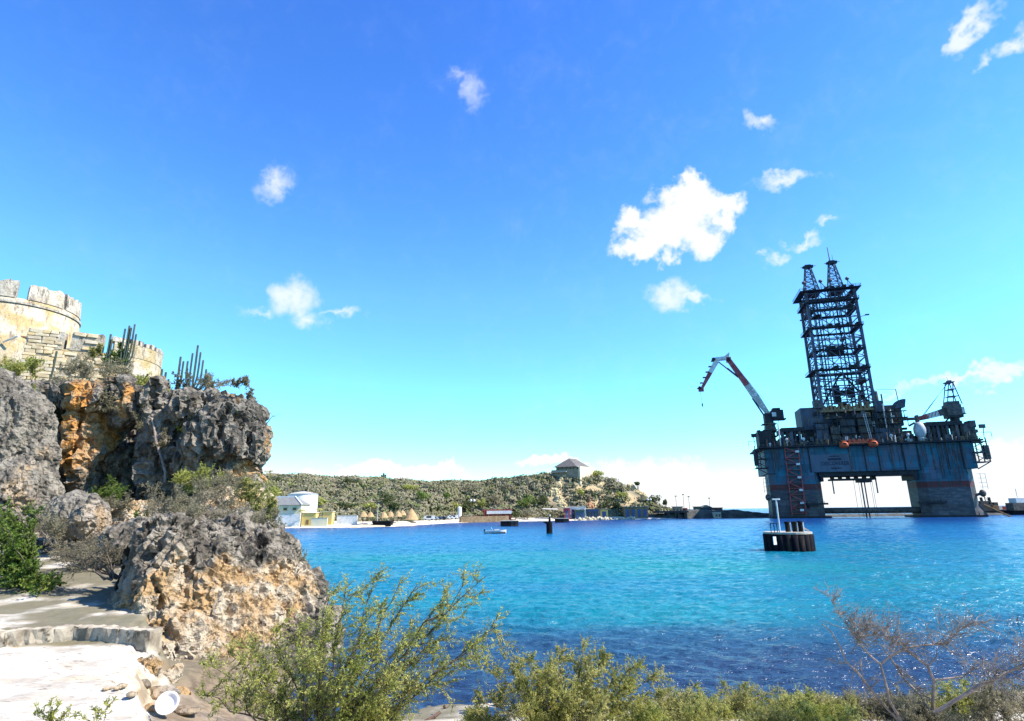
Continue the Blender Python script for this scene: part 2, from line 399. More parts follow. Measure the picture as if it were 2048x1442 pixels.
v, f = grid(near_h, xs, ys)
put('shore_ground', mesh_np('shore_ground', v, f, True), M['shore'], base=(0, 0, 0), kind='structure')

# ------------------------------------------------------------------ far land
SKYLINE = [(380, 945), (520, 950), (600, 949), (640, 951), (700, 953), (760, 957), (850, 964), (900, 961), (960, 958), (1000, 955), (1040, 949), (1090, 943), (1130, 941), (1180, 944), (1220, 954), (1250, 968), (1270, 981), (1290, 994), (1310, 1004), (1330, 1012), (1345, 1022)]
SHORE = [(-300, 190), (-120, 200), (-76, 210), (-58, 211), (-44, 213), (-29, 268), (-12, 283), (5, 290), (25, 297), (45, 304), (62, 309), (75, 313), (90, 318), (110, 330)]
def far_shore(x): return ramp(x, SHORE)
_rx, _rz = [], []
for (px, py) in SKYLINE:
    q = at(px, py, 345); _rx.append(q.x); _rz.append(q.z - 2.0)
def far_h(x, y):
    p = np.stack([x, y, np.zeros_like(x)], 1)
    s = far_shore(x); d = y - s + 1.5 * fbm(p * 0.05, 3)
    rz = np.interp(x, _rx, _rz); ry = np.maximum(345 + 6 * fbm(p * 0.02, 2), s + 28)
    beach = np.where(d > 0, np.minimum(0.12 * d, 1.5), 0.2 * d)
    flat = ramp(x, [(-300, 30), (-60, 34), (-35, 30), (-10, 18), (30, 16), (60, 14), (100, 6)])
    t = (d - flat) / (ry - s - flat)
    up = smooth01(t ** 0.9 if False else np.clip(t, 0, 1))
    z = beach + up * np.clip(rz - 1.5, 0, None)
    z = z + np.clip(t, 0, 1) * (1.6 * fbm(p * 0.045, 4) + 0.5 * fbm(p * 0.2, 3))
    back = np.clip(y - ry, 0, None); z = z - 0.0022 * back ** 2
    return np.clip(z, -4, None)
def far_z(x, y): return float(far_h(np.array([x], float), np.array([y], float))[0])
def far_material():
    m, t, b = nt_new('dry_hill_ground'); k = NT(t)
    n = k.noise(0.08, 4, 0.6); c = k.mix(k.ss(n, 0.4, 0.6), (0.13, 0.115, 0.075), (0.22, 0.19, 0.135))
    sx = k.n('ShaderNodeSeparateXYZ'); k.l(k.pos(), sx.inputs[0])
    z = k.math('ADD', sx.outputs['Z'], k.math('MULTIPLY', k.noise(0.15, 3), 0.6))
    c = k.mix(k.ss(z, 2.4, 1.7), c, (0.62, 0.54, 0.40))
    g = k.n('ShaderNodeNewGeometry'); sn = k.n('ShaderNodeSeparateXYZ'); k.l(g.outputs['Normal'], sn.inputs[0])
    c = k.mix(k.ss(sn.outputs['Z'], 0.80, 0.62), c, (0.42, 0.31, 0.17))
    k.l(c, b.inputs['Base Color']); b.inputs['Roughness'].default_value = 0.95; b.inputs['Specular IOR Level'].default_value = 0.1
    k.bump(k.noise(0.6, 4, 0.7), 0.8, 0.6, b); return m
M['far'] = far_material()
v, f = grid(far_h, np.arange(-300, 125, 1.6), np.arange(185, 460, 1.6))
put('hill', mesh_np('hill', v, f, True), M['far'], base=(0, 0, 0), kind='structure')

# ------------------------------------------------------------------ rocks and cliffs
def rock_material(name, grey1, grey2, warm1, warm2, dark, ochre=None):
    m, t, b = nt_new(name); k = NT(t)
    v = k.pos((1, 1, 0.45))
    at_ = k.n('ShaderNodeAttribute'); at_.attribute_name = 'warm'; wm = at_.outputs['Fac']
    g = k.mix(k.ss(k.noise(1.3, 5, 0.65, v), 0.38, 0.62), grey1, grey2)
    g = k.mix(k.ss(k.noise(0.9, 5, 0.7, k.pos((1.6, 1.6, 0.22))), 0.54, 0.66), g, dark)
    wv = k.mix(k.ss(k.noise(1.1, 5, 0.65), 0.4, 0.62), warm1, warm2)
    wv = k.mix(k.ss(k.noise(2.6, 4, 0.65), 0.58, 0.7), wv, grey2)
    wv = k.mix(k.math('MULTIPLY', k.ss(k.noise(5, 3, 0.65), 0.57, 0.67), 0.8), wv, dark)
    if ochre is not None: g = k.mix(k.math('MULTIPLY', k.ss(k.noise(0.55, 4, 0.65, k.pos((1.5, 1.5, 0.12))), 0.56, 0.66), 0.7), g, ochre)
    f = k.ss(k.math('ADD', wm, k.math('MULTIPLY', k.math('SUBTRACT', k.noise(0.8, 4, 0.6), 0.5), 1.3)), 0.35, 0.62)
    c = k.mix(f, g, wv)
    k.l(c, b.inputs['Base Color']); b.inputs['Roughness'].default_value = 0.95; b.inputs['Specular IOR Level'].default_value = 0.12
    h = k.math('ADD', k.noise(4.5, 6, 0.72, k.pos((1, 1, 0.7))), k.math('MULTIPLY', k.voro(5.5), 0.55))
    k.bump(h, 1.0, 0.20, b); return m
M['rock'] = rock_material('weathered_limestone', (0.10, 0.084, 0.064), (0.31, 0.265, 0.205), (0.40, 0.255, 0.12), (0.47, 0.39, 0.28), (0.014, 0.012, 0.010))
M['cliff'] = rock_material('dark_cliff_limestone', (0.080, 0.070, 0.056), (0.25, 0.218, 0.175), (0.44, 0.20, 0.05), (0.42, 0.28, 0.15), (0.012, 0.011, 0.010), (0.26, 0.15, 0.065))
M['shard'] = rock_material('pale_grey_limestone', (0.13, 0.112, 0.09), (0.26, 0.228, 0.18), (0.34, 0.24, 0.14), (0.36, 0.30, 0.23), (0.05, 0.045, 0.04))

def blob_px(px, py, rx, ry, y, d, rot=0.0):
    c = at(px, py, y); s = y / F
    return (c, (rx * s, d, ry * s), rot)
def rock_mesh(blobs, voxel, seed, amp, warm=(), fiss=0.0, flute=0.0, pits=1.0, cuts=()):
    bm = bmesh.new()
    for (c, r, rot) in blobs:
        mt = Matrix.Translation(c) @ Matrix.Rotation(rot, 4, 'Y') @ Matrix.Diagonal((*r, 1))
        bmesh.ops.create_icosphere(bm, subdivisions=3, radius=1.0, matrix=mt)
    me = bpy.data.meshes.new('tmp'); bm.to_mesh(me); bm.free()
    o = bpy.data.objects.new('tmp', me); C.objects.link(o)
    md = o.modifiers.new('r', 'REMESH'); md.mode = 'VOXEL'; md.voxel_size = voxel
    dg = bpy.context.evaluated_depsgraph_get(); dg.update(); ev = o.evaluated_get(dg)
    m2 = bpy.data.meshes.new_from_object(ev); bpy.data.objects.remove(o); bpy.data.meshes.remove(me)
    n = len(m2.vertices); co = np.empty(n * 3, np.float32); m2.vertices.foreach_get('co', co); co = co.reshape(-1, 3).astype(float)
    for (step, sc, a, oc, rid) in ((0, 0.30, 1.0, 3, True), (1, 0.85, 0.55, 4, True)):
        nr = np.empty(n * 3, np.float32); m2.vertices.foreach_get('normal', nr); nr = nr.reshape(-1, 3)
        q = co * np.array((1, 1, 0.7)) * sc + seed
        co = co + nr * (amp * a * (fbm(q, oc, rid) - 0.95))[:, None]
        m2.vertices.foreach_set('co', co.astype(np.float32).ravel()); m2.update()
    for (cp, cn) in cuts:                # broken faces: what stands beyond the plane is knocked back onto it
        cn = np.array(cn) / np.linalg.norm(cn); dd = (co - np.array(cp)) @ cn; co = co - cn * (np.maximum(dd, 0) * .93)[:, None]
    if cuts: m2.vertices.foreach_set('co', co.astype(np.float32).ravel()); m2.update()
    nr = np.empty(n * 3, np.float32); m2.vertices.foreach_get('normal', nr); nr = nr.reshape(-1, 3)
    f1, f2 = worley(co * np.array((1, 1, 0.6)) * 1.5 + seed)
    h = -0.16 * amp * smooth01(1 - (f2 - f1) / 0.14)
    k1, k2 = worley(co * np.array((1, 1, 0.16)) * 0.55 + 0.25 * np.stack([perlin(co * .6 + s) for s in (1.7, 5.2, 8.8)], 1) + seed)
    h = h - fiss * smooth01(1 - (k2 - k1) / 0.10) + 0.30 * amp * (fbm(co * np.array((2.3, 2.3, 1.5)) + seed, 3, True) - 0.9)
    g1, g2 = worley(co * np.array((1, 1, 0.75)) * 3.6 + seed + 5)
    h = h + pits * 0.30 * amp * (g1 - 0.5)
    g1, g2 = worley(co * np.array((1, 1, 0.8)) * 7.5 + seed + 9); h = h + pits * 0.20 * amp * (g1 - 0.5)
    if flute: h = h + flute * fbm(co * np.array((2.2, 2.2, 0.22)) + seed, 3, True)
    co = co + nr * h[:, None]
    co = co + 0.10 * amp * np.stack([perlin(co * 3.1 + s) for s in (3.3, 9.1, 14.7)], 1)
    m2.vertices.foreach_set('co', co.astype(np.float32).ravel()); m2.update()
    w = np.zeros(n)
    for (c, r, g) in warm:
        d = np.sqrt((((co - np.array(c)) / np.array(r)) ** 2).sum(1)); w = np.maximum(w, g * np.clip(1.4 - d, 0, 1))
    a = m2.attributes.new('warm', 'FLOAT', 'POINT'); a.data.foreach_set('value', w.astype(np.float32))
    m2.polygons.foreach_set('use_smooth', np.zeros(len(m2.polygons), dtype=bool))
    m2.materials.clear()
    return m2
def warm_px(px, py, rx, ry, y, d, g=1.0):
    c, r, _ = blob_px(px, py, rx, ry, y, d); return (tuple(c), r, g)

# the lone rock standing by the ledge
B = blob_px
me = rock_mesh([B(410, 1230, 165, 135, 22.0, 2.8), B(318, 1155, 40, 108, 19.8, 1.6, -0.06), B(282, 1190, 50, 90, 19.8, 2.0, -.25), B(245, 1225, 56, 52, 19.8, 2.0, -.2), B(308, 1092, 28, 60, 19.9, 1.0), B(345, 1105, 40, 66, 20.8, 1.5), B(430, 1115, 95, 62, 23.2, 2.0), B(530, 1150, 55, 80, 23.4, 2.0, 0.3),
                B(580, 1225, 50, 85, 23.0, 1.9, 0.35), B(395, 1310, 120, 80, 19.8, 1.8), B(500, 1330, 120, 95, 20.2, 2.0), B(352, 1350, 56, 48, 16.8, 1.1), B(440, 1365, 90, 55, 16.8, 1.3), B(530, 1360, 80, 60, 17.4, 1.4), B(335, 1290, 40, 46, 17.8, 1.1), B(300, 1265, 36, 30, 18.2, 1.0), B(620, 1275, 40, 60, 22.6, 1.5)],
               0.062, 3.0, 0.40, [warm_px(430, 1230, 190, 90, 19.8, 3.0, .95), warm_px(340, 1160, 40, 90, 19.0, 1.6, .8), warm_px(560, 1180, 60, 60, 21.5, 2.2, 1.2), warm_px(440, 1140, 60, 50, 21.2, 2.0, 0.8), warm_px(350, 1350, 120, 80, 19, 3)], flute=0.09, fiss=0.22, pits=1.5, cuts=((tuple(at(296, 1170, 18.5)), (-.63, -.73, .10)), (tuple(at(560, 1150, 22.0)), (.75, -.45, .5)), (tuple(at(420, 1180, 18.9)), (.1, -.86, .5))))
put('coastal_rock', me, M['rock'], label='big pitted limestone rock with orange patches at the end of the concrete ledge', cat='rock')
# neck of broken rock that runs up from it to the cliff
me = rock_mesh([B(420, 1075, 120, 50, 29, 4), B(470, 1020, 60, 40, 34, 3.5), B(320, 1085, 70, 40, 28, 3), B(500, 1085, 50, 55, 28, 2.5), B(300, 1045, 60, 32, 34, 3), B(230, 1055, 80, 30, 35, 4), B(540, 1135, 40, 60, 26.5, 2.2), B(420, 1150, 150, 80, 27, 3), B(490, 990, 28, 40, 38, 2),
                B(150, 1160, 120, 36, 29, 3), B(60, 1140, 90, 50, 30, 4), B(110, 1085, 110, 30, 34, 5)],
               0.14, 11.0, 0.40, [warm_px(250, 1030, 110, 40, 33, 4, 1.2), warm_px(500, 990, 60, 60, 33, 5), warm_px(170, 1150, 80, 40, 28, 5, .9)])
put('rock_slope', me, M['rock'], base=(0, 0, 0), kind='structure')
# main cliff with overhang, cave and pillars
hill_big = [(Vector((-54, 66, 5)), (18, 14, 10), 0), (Vector((-39, 54, 4)), (10, 10, 10.5), 0), (Vector((-58, 55, 5)), (15, 11, 10), 0)]
me = rock_mesh(hill_big, 0.5, 51.0, 0.6, flute=0.2)
put('rocky_hill', me, M['cliff'], base=(0, 0, 0), kind='structure')
me = rock_mesh([(Vector((-29.5, 45.5, 4)), (5.5, 4.5, 6.5), 0), B(455, 885, 60, 78, 39, 3.4), B(415, 830, 56, 42, 40, 3.2), B(480, 850, 28, 52, 38.5, 2.2), B(500, 893, 22, 36, 38, 1.8), B(485, 950, 26, 34, 39, 2.5), B(355, 880, 46, 90, 39.5, 2.5),
                B(395, 930, 55, 50, 40, 3), B(165, 885, 24, 95, 38, 1.4), B(178, 798, 32, 24, 37.6, 1.6), B(245, 800, 26, 46, 38.2, 1.5), B(212, 840, 34, 60, 40.4, 1.4), B(285, 812, 36, 22, 38.5, 1.6), B(140, 930, 24, 60, 38, 1.5),
                B(200, 800, 110, 22, 41, 2.8), B(85, 815, 62, 40, 42, 3.0), B(90, 880, 60, 110, 45, 3), B(250, 880, 100, 120, 49.5, 3.5), B(330, 815, 70, 24, 42, 2.6), B(304, 905, 8, 75, 37.5, 0.45, 0.12), B(300, 800, 14, 45, 38, 0.8)],
               0.17, 21.0, 0.50, [warm_px(165, 860, 32, 105, 37.4, 2.4, 1.25), warm_px(205, 880, 40, 80, 39.4, 2.0, .9), warm_px(245, 800, 14, 40, 37, 1.6, .9), warm_px(500, 955, 30, 34, 38, 4, .8), warm_px(525, 890, 14, 30, 37.5, 3, .5), warm_px(304, 905, 14, 80, 37.5, 1.2, 0.5)], flute=0.20, fiss=0.75)
put('cliff', me, M['cliff'], base=(0, 0, 0), kind='structure')
me = rock_mesh([B(28, 900, 48, 118, 31, 2.0, 0.07), B(-30, 880, 60, 140, 32, 3.0), B(40, 980, 48, 70, 30.5, 2.0), B(66, 950, 22, 70, 31, 1.4, 0.1)], 0.10, 33.0, 0.30,
               [warm_px(40, 970, 60, 60, 29.5, 3, .5), warm_px(70, 900, 16, 60, 30, 2, .6)], flute=0.10, fiss=0.2)
put('leaning_rock_slab', me, M['shard'], label='tall pale grey limestone slab leaning at the left edge below the fort', cat='rock')
me = rock_mesh([B(150, 1030, 44, 40, 29, 1.5), B(180, 1045, 26, 30, 28.4, 1.0), B(184, 1025, 10, 34, 28.0, 0.5)], 0.08, 41.0, 0.24, [warm_px(188, 1040, 20, 40, 28, 2, 1.0)], flute=0.04)
put('boulder', me, M['shard'], label='rounded grey boulder with a pale upright spike below the cave', cat='rock')

# ------------------------------------------------------------------ the fort on the cliff
def fort_material(name, base, ochre, stain):
    m, t, b = nt_new(name); k = NT(t)
    c = k.mix(k.ss(k.noise(0.55, 5, 0.6), 0.4, 0.62), base, ochre)
    c = k.mix(k.math('MULTIPLY', k.ss(k.noise(1.6, 5, 0.7, k.pos((1.3, 1.3, 0.35))), 0.50, 0.66), 0.85), c, stain)
    sx = k.n('ShaderNodeSeparateXYZ'); k.l(k.pos(), sx.inputs[0])
    c = k.mix(k.math('MULTIPLY', k.ss(k.noise(3.5, 4, 0.7), 0.56, 0.66), 0.7), c, (0.18, 0.14, 0.09))
    k.l(c, b.inputs['Base Color']); b.inputs['Roughness'].default_value = 0.95; b.inputs['Specular IOR Level'].default_value = 0.1
    k.bump(k.noise(3, 5, 0.7), 1.0, 0.16, b); return m
M['plaster'] = fort_material('lime_plaster', (0.44, 0.385, 0.29), (0.38, 0.275, 0.13), (0.15, 0.11, 0.07))
M['cap'] = fort_material('weathered_parapet_stone', (0.46, 0.41, 0.33), (0.36, 0.30, 0.22), (0.07, 0.06, 0.05))
M['stone1'] = mat('wall_stone_pale', (0.56, 0.47, 0.32), (0.42, 0.32, 0.19), 0.9, 0.95, 0.05, 5, spec=0.1)
M['stone2'] = mat('wall_stone_ochre', (0.54, 0.40, 0.20), (0.60, 0.49, 0.33), 0.9, 0.95, 0.05, 5, spec=0.1)
M['stone3'] = mat('wall_stone_grey', (0.42, 0.34, 0.24), (0.54, 0.46, 0.34), 0.9, 0.95, 0.05, 5, spec=0.1)
M['timber'] = mat('old_brown_timber', (0.13, 0.07, 0.035), (0.20, 0.11, 0.06), 4, 0.85, 0.02, 12, (1, 1, 0.2))
M['whitewood'] = mat('weathered_white_rail', (0.62, 0.60, 0.55), (0.45, 0.42, 0.38), 3, 0.8)
RX = random.Random(5)
TC, TR, TZ = Vector((-58.1, 63.5, 0)), 5.5, 30.3
def arc(mb, c, r0, r1, a0, a1, z0, z1, n, batter=0.0, jag=0.0, rnd=None):
    """curved wall piece between two radii; walls lean in by batter"""
    rows = []
    for i in range(n + 1):
        a = a0 + (a1 - a0) * i / n; ca, sa = math.cos(a), math.sin(a); j = (rnd.uniform(-jag, jag) if rnd else 0)
        ro0 = r1 + batter * (z1 - z0)
        rows.append([(c[0] + ro0 * ca, c[1] + ro0 * sa, z0), (c[0] + r1 * ca, c[1] + r1 * sa, z1 + j), (c[0] + r0 * ca, c[1] + r0 * sa, z1 + j), (c[0] + r0 * ca, c[1] + r0 * sa, z0)])
    vs = [p for r in rows for p in r]; fs = []
    for i in range(n):
        for k in range(4): fs.append((4 * i + k, 4 * (i + 1) + k, 4 * (i + 1) + (k + 1) % 4, 4 * i + (k + 1) % 4))
    fs.append((3, 2, 1, 0)); fs.append(tuple(4 * n + k for k in range(4))); mb.add(vs, fs)
def cam_px(p):
    q = RM.transposed() @ (Vector(p) - Vector((0, 0, CAMH))); return 1024 + F * q.x / -q.z, 721 - F * q.y / -q.z
def ang_px(c, r, z, px):      # angle on the camera side of a circle that a photo column meets
    best = (1e9, 0)
    for i in range(0, 1800):
        a = -math.pi + i * math.pi / 900; p = Vector((c[0] + r * math.cos(a), c[1] + r * math.sin(a), z))
        if (Vector((c[0], c[1], 0)) - Vector((p.x, p.y, 0))).dot(Vector((p.x, p.y, 0))) <= 0: continue
        e = abs(cam_px(p)[0] - px)
        if e < best[0]: best = (e, a)
    return best[1]
ft = thing('fort_tower', 'round cream fort tower with broken battlements on top of the cliff', 'tower', (TC.x, TC.y, 12))
mb = MB(); arc(mb, TC, 2.0, TR + 0.11 * 1.9, -math.pi, math.pi, 12, 28.4, 72, 0.11); mb.build('wall', M['plaster'], ft, True)
mb = MB(); arc(mb, TC, TR, TR + 0.42, -math.pi, math.pi, 27.75, 28.0, 72); mb.build('string_course', M['cap'], ft)
edges = [ang_px(TC, TR, TZ, q) for q in (38, 62, 129, 134, 158)]
mer = [(edges[0] - 0.75, edges[0]), (edges[1], edges[2]), (edges[3], edges[4] + 0.25)]
a = edges[4] + 0.45
while a < edges[0] - 0.75 + 2 * math.pi - 0.6: mer.append((a, a + 0.55)); a += 0.8
for (a0, a1) in mer:
    mb = MB(); arc(mb, TC, TR - 1.1, TR + 0.10, a0, a1, 28.4, TZ, 10, 0.10, 0.20, RX); mb.build('merlon', M['cap'], ft)

WZ = 22.3; BC, BR = Vector((-42.8, 58.0, 0)), 5.0
fw = thing('fort_wall', 'low rubble stone battery wall with merlons in front of the round tower', 'wall', (-44, 56, 13))
K = onz(58, 656, WZ); aT = ang_px(BC, BR, WZ, 232); TP = BC + Vector((BR * math.cos(aT), BR * math.sin(aT), WZ))
def wallpiece(mb, p, q, z0, z1, thick, batter=0.0, jag=0.0):
    d = (q - p); d.z = 0; L = d.length; d.normalize(); nrm = Vector((d.y, -d.x, 0))
    if nrm.y > 0: nrm = -nrm
    n = max(1, int(L / 0.7)); vs = []; fs = []
    for i in range(n + 1):
        b = p + d * (L * i / n); j = RX.uniform(-jag, jag); o = nrm * (batter * (z1 - z0))
        vs += [(b.x + o.x, b.y + o.y, z0), (b.x, b.y, z1 + j), (b.x - nrm.x * thick, b.y - nrm.y * thick, z1 + j), (b.x - nrm.x * thick, b.y - nrm.y * thick, z0)]
    for i in range(n):
        for k in range(4): fs.append((4 * i + k, 4 * (i + 1) + k, 4 * (i + 1) + (k + 1) % 4, 4 * i + (k + 1) % 4))
    fs.append((3, 2, 1, 0)); fs.append(tuple(4 * n + k for k in range(4))); mb.add(vs, fs)
PZ = 20.5
def on_wall(px):              # point along the straight wall seen in a photo column
    best = None
    for i in range(401):
        p = K.lerp(TP, i / 400); p.z = WZ; e = abs(cam_px(p)[0] - px)
        if best is None or e < best[0]: best = (e, p, i / 400)
    return best[1], best[2]
Kb = Vector((K.x, K.y, 0)); Tb = Vector((TP.x, TP.y, 0))
mb = MB(); wallpiece(mb, Kb, Tb, 12.5, PZ, 1.2, 0.11, 0.05); mb.build('wall', M['plaster'], fw)
mb = MB(); wallpiece(mb, Kb + Vector((-5.5, 3.0, 0)), Kb + Vector((-0.3, 0.5, 0)), 12.5, PZ - 1.3, 1.2, 0.05, 0.1); mb.build('wall', M['stone3'], fw)
mb = MB(); arc(mb, BC, BR - 1.2, BR, aT, aT + math.pi * 1.15, 12.5, PZ, 40, 0.11, 0.03, RX); mb.build('round_end_wall', M['plaster'], fw)
segs = [on_wall(q)[1] for q in (58, 131, 146, 207)]
for (t0, t1) in ((segs[0], segs[1]), (segs[2], segs[3])):
    mb = MB(); wallpiece(mb, Kb.lerp(Tb, t0), Kb.lerp(Tb, t1), PZ - 0.02, WZ, 1.15, 0.03, 0.10); mb.build('merlon', M['cap'], fw)
mb = MB(); arc(mb, BC, BR - 1.15, BR + 0.012, aT, aT + math.pi * 1.1, PZ - .02, WZ - .5, 40, 0.03, 0.02, RX); mb.build('parapet', M['plaster'], fw)
cuts = [ang_px(BC, BR, WZ, q) for q in (224, 262, 279, 292, 303, 312, 319, 325)]
for i in range(len(cuts) - 1):
    mb = MB(); arc(mb, BC, BR - 1.1, BR + 0.02, cuts[i] + 0.015, cuts[i + 1] - (0.02 if i < 2 else 0.05), WZ - .52, WZ + RX.uniform(-.12, .1), 5, 0.03, 0.08, RX); mb.build('merlon', M['cap'], fw)
a = cuts[-1] + 0.1
for i in range(5):
    mb = MB(); arc(mb, BC, BR - 1.1, BR + 0.02, a, a + 0.4, WZ - .52, WZ, 4, 0.03, 0.08, RX); mb.build('merlon', M['cap'], fw); a += 0.55
# the rubble facing: every stone its own piece
stones = []
for k in range(9):
    bm = bmesh.new(); bmesh.ops.create_cube(bm, size=1.0)
    for vv in bm.verts: vv.co += Vector((RX.uniform(-.09, .09), RX.uniform(-.06, .06), RX.uniform(-.12, .12)))
    bmesh.ops.bevel(bm, geom=bm.edges[:], offset=0.07, segments=1, affect='EDGES')
    me = bpy.data.meshes.new('stone'); bm.to_mesh(me); bm.free(); me.materials.append(M[('stone1', 'stone2', 'stone3')[k % 3 if k < 6 else 0]]); stones.append(me)
d = (Tb - Kb); L = d.length; d.normalize(); nrm = Vector((d.y, -d.x, 0)); nrm = -nrm if nrm.y > 0 else nrm
rz = math.atan2(d.y, d.x); z = 15.6; ns = 0
while z < WZ - 0.15:
    hgt = RX.uniform(0.26, 0.40); x = RX.uniform(-0.1, 0.2)
    while x < L:
        w = RX.uniform(0.55, 1.25); t = (x + w / 2) / L
        solid = z + hgt < PZ or segs[0] - .01 <= (x + .1) / L and (x + w - .1) / L <= segs[1] or segs[2] <= (x + .1) / L and (x + w - .1) / L <= segs[3]
        dens = 0.95 if t < segs[1] else 0.42
        if solid and RX.random() < dens and ns < 290 and x + w < L + 0.1:
            o = bpy.data.objects.new('stone', RX.choice(stones)); out = 0.11 * (PZ - z) + 0.03 if z < PZ else 0.035
            p = Kb + d * (x + w / 2) + nrm * (out + RX.uniform(-0.05, 0.02)); p.z = z + hgt / 2
            o.location = p - OFF[fw.name]; o.scale = (w * 0.95, 0.22, hgt * 0.9); o.rotation_euler = (RX.uniform(-.05, .05), RX.uniform(-.06, .06), rz + RX.uniform(-.04, .04)); link(o, fw); ns += 1
        x += w + 0.03
    z += hgt + 0.02
sh = thing('timber_shed', 'brown timber lean-to with a white rail between tower and battery wall', 'shed', at(24, 705, 60))
p = at(24, 700, 60)
mb = MB(); mb.cbox(p + Vector((0, 0, -2)), 2.6, 2.0, 3.2, 0.6); mb.build('shed_wall', M['timber'], sh)
mb = MB(); mb.cbox(p + Vector((0, 0, 1.25)), 3.2, 2.6, 0.16, 0.6); mb.build('roof', M['timber'], sh)
mb = MB(); mb.beam(at(6, 684, 58.2), at(36, 672, 58.2), 0.14); mb.build('rail', M['whitewood'], sh)

# ------------------------------------------------------------------ drilling rig (own frame: x along its face, y into it, z up)
def hull_material(name, zone=True):
    m, t, b = nt_new(name); k = NT(t)
    P = k.pos((1, 1, 1), True); sx = k.n('ShaderNodeSeparateXYZ'); k.l(P, sx.inputs[0])
    st = k.noise(0.9, 4, 0.6, k.pos((1, 1, 0.10), True)); pt = k.noise(0.16, 3, 0.6, k.pos((1, 1, 0.7), True))
    teal = k.mix(k.ss(pt, 0.42, 0.60), (0.055, 0.078, 0.112), (0.005, 0.105, 0.155))
    teal = k.mix(k.math('MULTIPLY', k.ss(st, 0.52, 0.68), 0.75), teal, (0.012, 0.017, 0.026))
    cx = k.n('ShaderNodeCombineXYZ'); k.l(k.math('ADD', sx.outputs['X'], sx.outputs['Y']), cx.inputs[0]); k.l(sx.outputs['Z'], cx.inputs[1])
    br = k.n('ShaderNodeTexBrick', offset=0.5); k.l(cx.outputs[0], br.inputs['Vector']); br.inputs['Scale'].default_value = 1.0; br.inputs['Brick Width'].default_value = 4.6; br.inputs['Row Height'].default_value = 2.9; br.inputs['Mortar Size'].default_value = 0.05
    br.inputs['Color1'].default_value = (.62, .62, .62, 1); br.inputs['Color2'].default_value = (1.25, 1.25, 1.25, 1); br.inputs['Mortar'].default_value = (.35, .35, .35, 1)
    if zone:
        z = k.math('ADD', sx.outputs['Z'], k.math('MULTIPLY', k.math('SUBTRACT', st, 0.5), 1.6))
        low = k.mix(k.ss(k.noise(0.5, 4, 0.65, k.pos((0.5, 0.5, 1.6), True)), 0.42, 0.62), (0.045, 0.046, 0.056), (0.095, 0.082, 0.082))
        red = k.mix(k.ss(st, 0.45, 0.6), (0.11, 0.014, 0.014), (0.045, 0.024, 0.024))
        c = k.mix(k.ss(z, 13.2, 13.9), low, red); c = k.mix(k.ss(sx.outputs['Z'], 16.3, 16.5), c, teal)
    else: c = teal
    c = k.mix(k.math('MULTIPLY', k.ss(k.noise(0.6, 4, 0.7, k.pos((1, 1, 0.3), True)), 0.60, 0.70), 0.7), c, (0.085, 0.045, 0.03))
    c = k.mix(0.8, c, br.outputs['Color'], 'MULTIPLY')
    k.l(c, b.inputs['Base Color']); b.inputs['Roughness'].default_value = 0.6; b.inputs['Specular IOR Level'].default_value = 0.35
    k.bump(k.noise(0.45, 3, 0.5, k.pos((1, 1, 0.5), True)), 0.35, 0.25, b); return m
M['hull'] = hull_material('rig_column_paint'); M['deckhull'] = hull_material('rig_deck_paint', False)
M['dark'] = mat('rig_dark_steel', (0.007, 0.008, 0.012), (0.022, 0.020, 0.021), 0.6, 0.65, obj=True, spec=0.3)
M['greyst'] = mat('rig_grey_blue_steel', (0.060, 0.075, 0.105), (0.028, 0.034, 0.050), 0.5, 0.6, stretch=(1, 1, 0.3), c3=(0.13, 0.08, 0.05), s3=1.4, obj=True, spec=0.3)
M['midst'] = mat('rig_mid_steel', (0.030, 0.033, 0.040), (0.10, 0.088, 0.075), 0.7, 0.65, c3=(0.16, 0.09, 0.05), s3=1.7, obj=True, spec=0.3)
M['rust'] = mat('rusty_steel', (0.17, 0.085, 0.04), (0.26, 0.17, 0.09), 0.7, 0.85, obj=True, spec=0.2)
M['derrick'] = mat('derrick_steel', (0.045, 0.056, 0.105), (0.11, 0.085, 0.095), 0.35, 0.6, obj=True, spec=0.3)
M['plate'] = mat('rig_name_plate_paint', (0.075, 0.098, 0.135), (0.05, 0.068, 0.10), 0.4, 0.6, stretch=(1, 1, 0.2), obj=True)
M['navy'] = mat('navy_lettering', (0.005, 0.011, 0.03), rough=0.6)
M['orange'] = mat('lifeboat_orange', (0.55, 0.10, 0.025), (0.38, 0.07, 0.03), 0.8, 0.5, obj=True)
M['rigwhite'] = mat('rig_white_paint', (0.62, 0.60, 0.56), (0.42, 0.40, 0.37), 0.6, 0.5, obj=True)
M['cream'] = mat('crane_cream_paint', (0.42, 0.40, 0.34), (0.30, 0.29, 0.25), 0.4, 0.55, c3=(0.62, 0.60, 0.55), s3=0.5, obj=True)
M['cranered'] = mat('crane_red_paint', (0.20, 0.022, 0.026), (0.34, 0.07, 0.065), 0.4, 0.55, obj=True)
M['wire'] = mat('steel_wire', (0.10, 0.12, 0.15), rough=0.5)
M['dome'] = mat('radome_grey', (0.40, 0.41, 0.40), (0.30, 0.31, 0.31), 0.5, 0.6, obj=True)
RIG = thing('drilling_rig', 'dark blue semi-submersible drilling rig with a tall twin-topped derrick anchored in the bay', 'drilling rig', (129.6, 295.0, 0), rotz=math.radians(-15))
R5 = random.Random(11)
def part(name, m, fn, parent=RIG, smooth=False, **tags):
    mb = MB(); fn(mb); return mb.build(name, m, parent, smooth, **tags)
def bx(*a): return lambda mb: mb.box(*a)
def column(u0, u1, cham):
    def fn(mb):
        p = [(u0 + cham, 0), (u1 - cham, 0), (u1, cham), (u1, 18 - cham), (u1 - cham, 18), (u0 + cham, 18), (u0, 18 - cham), (u0, cham)]
        mb.prism(p, -4, 21.9)
    return fn
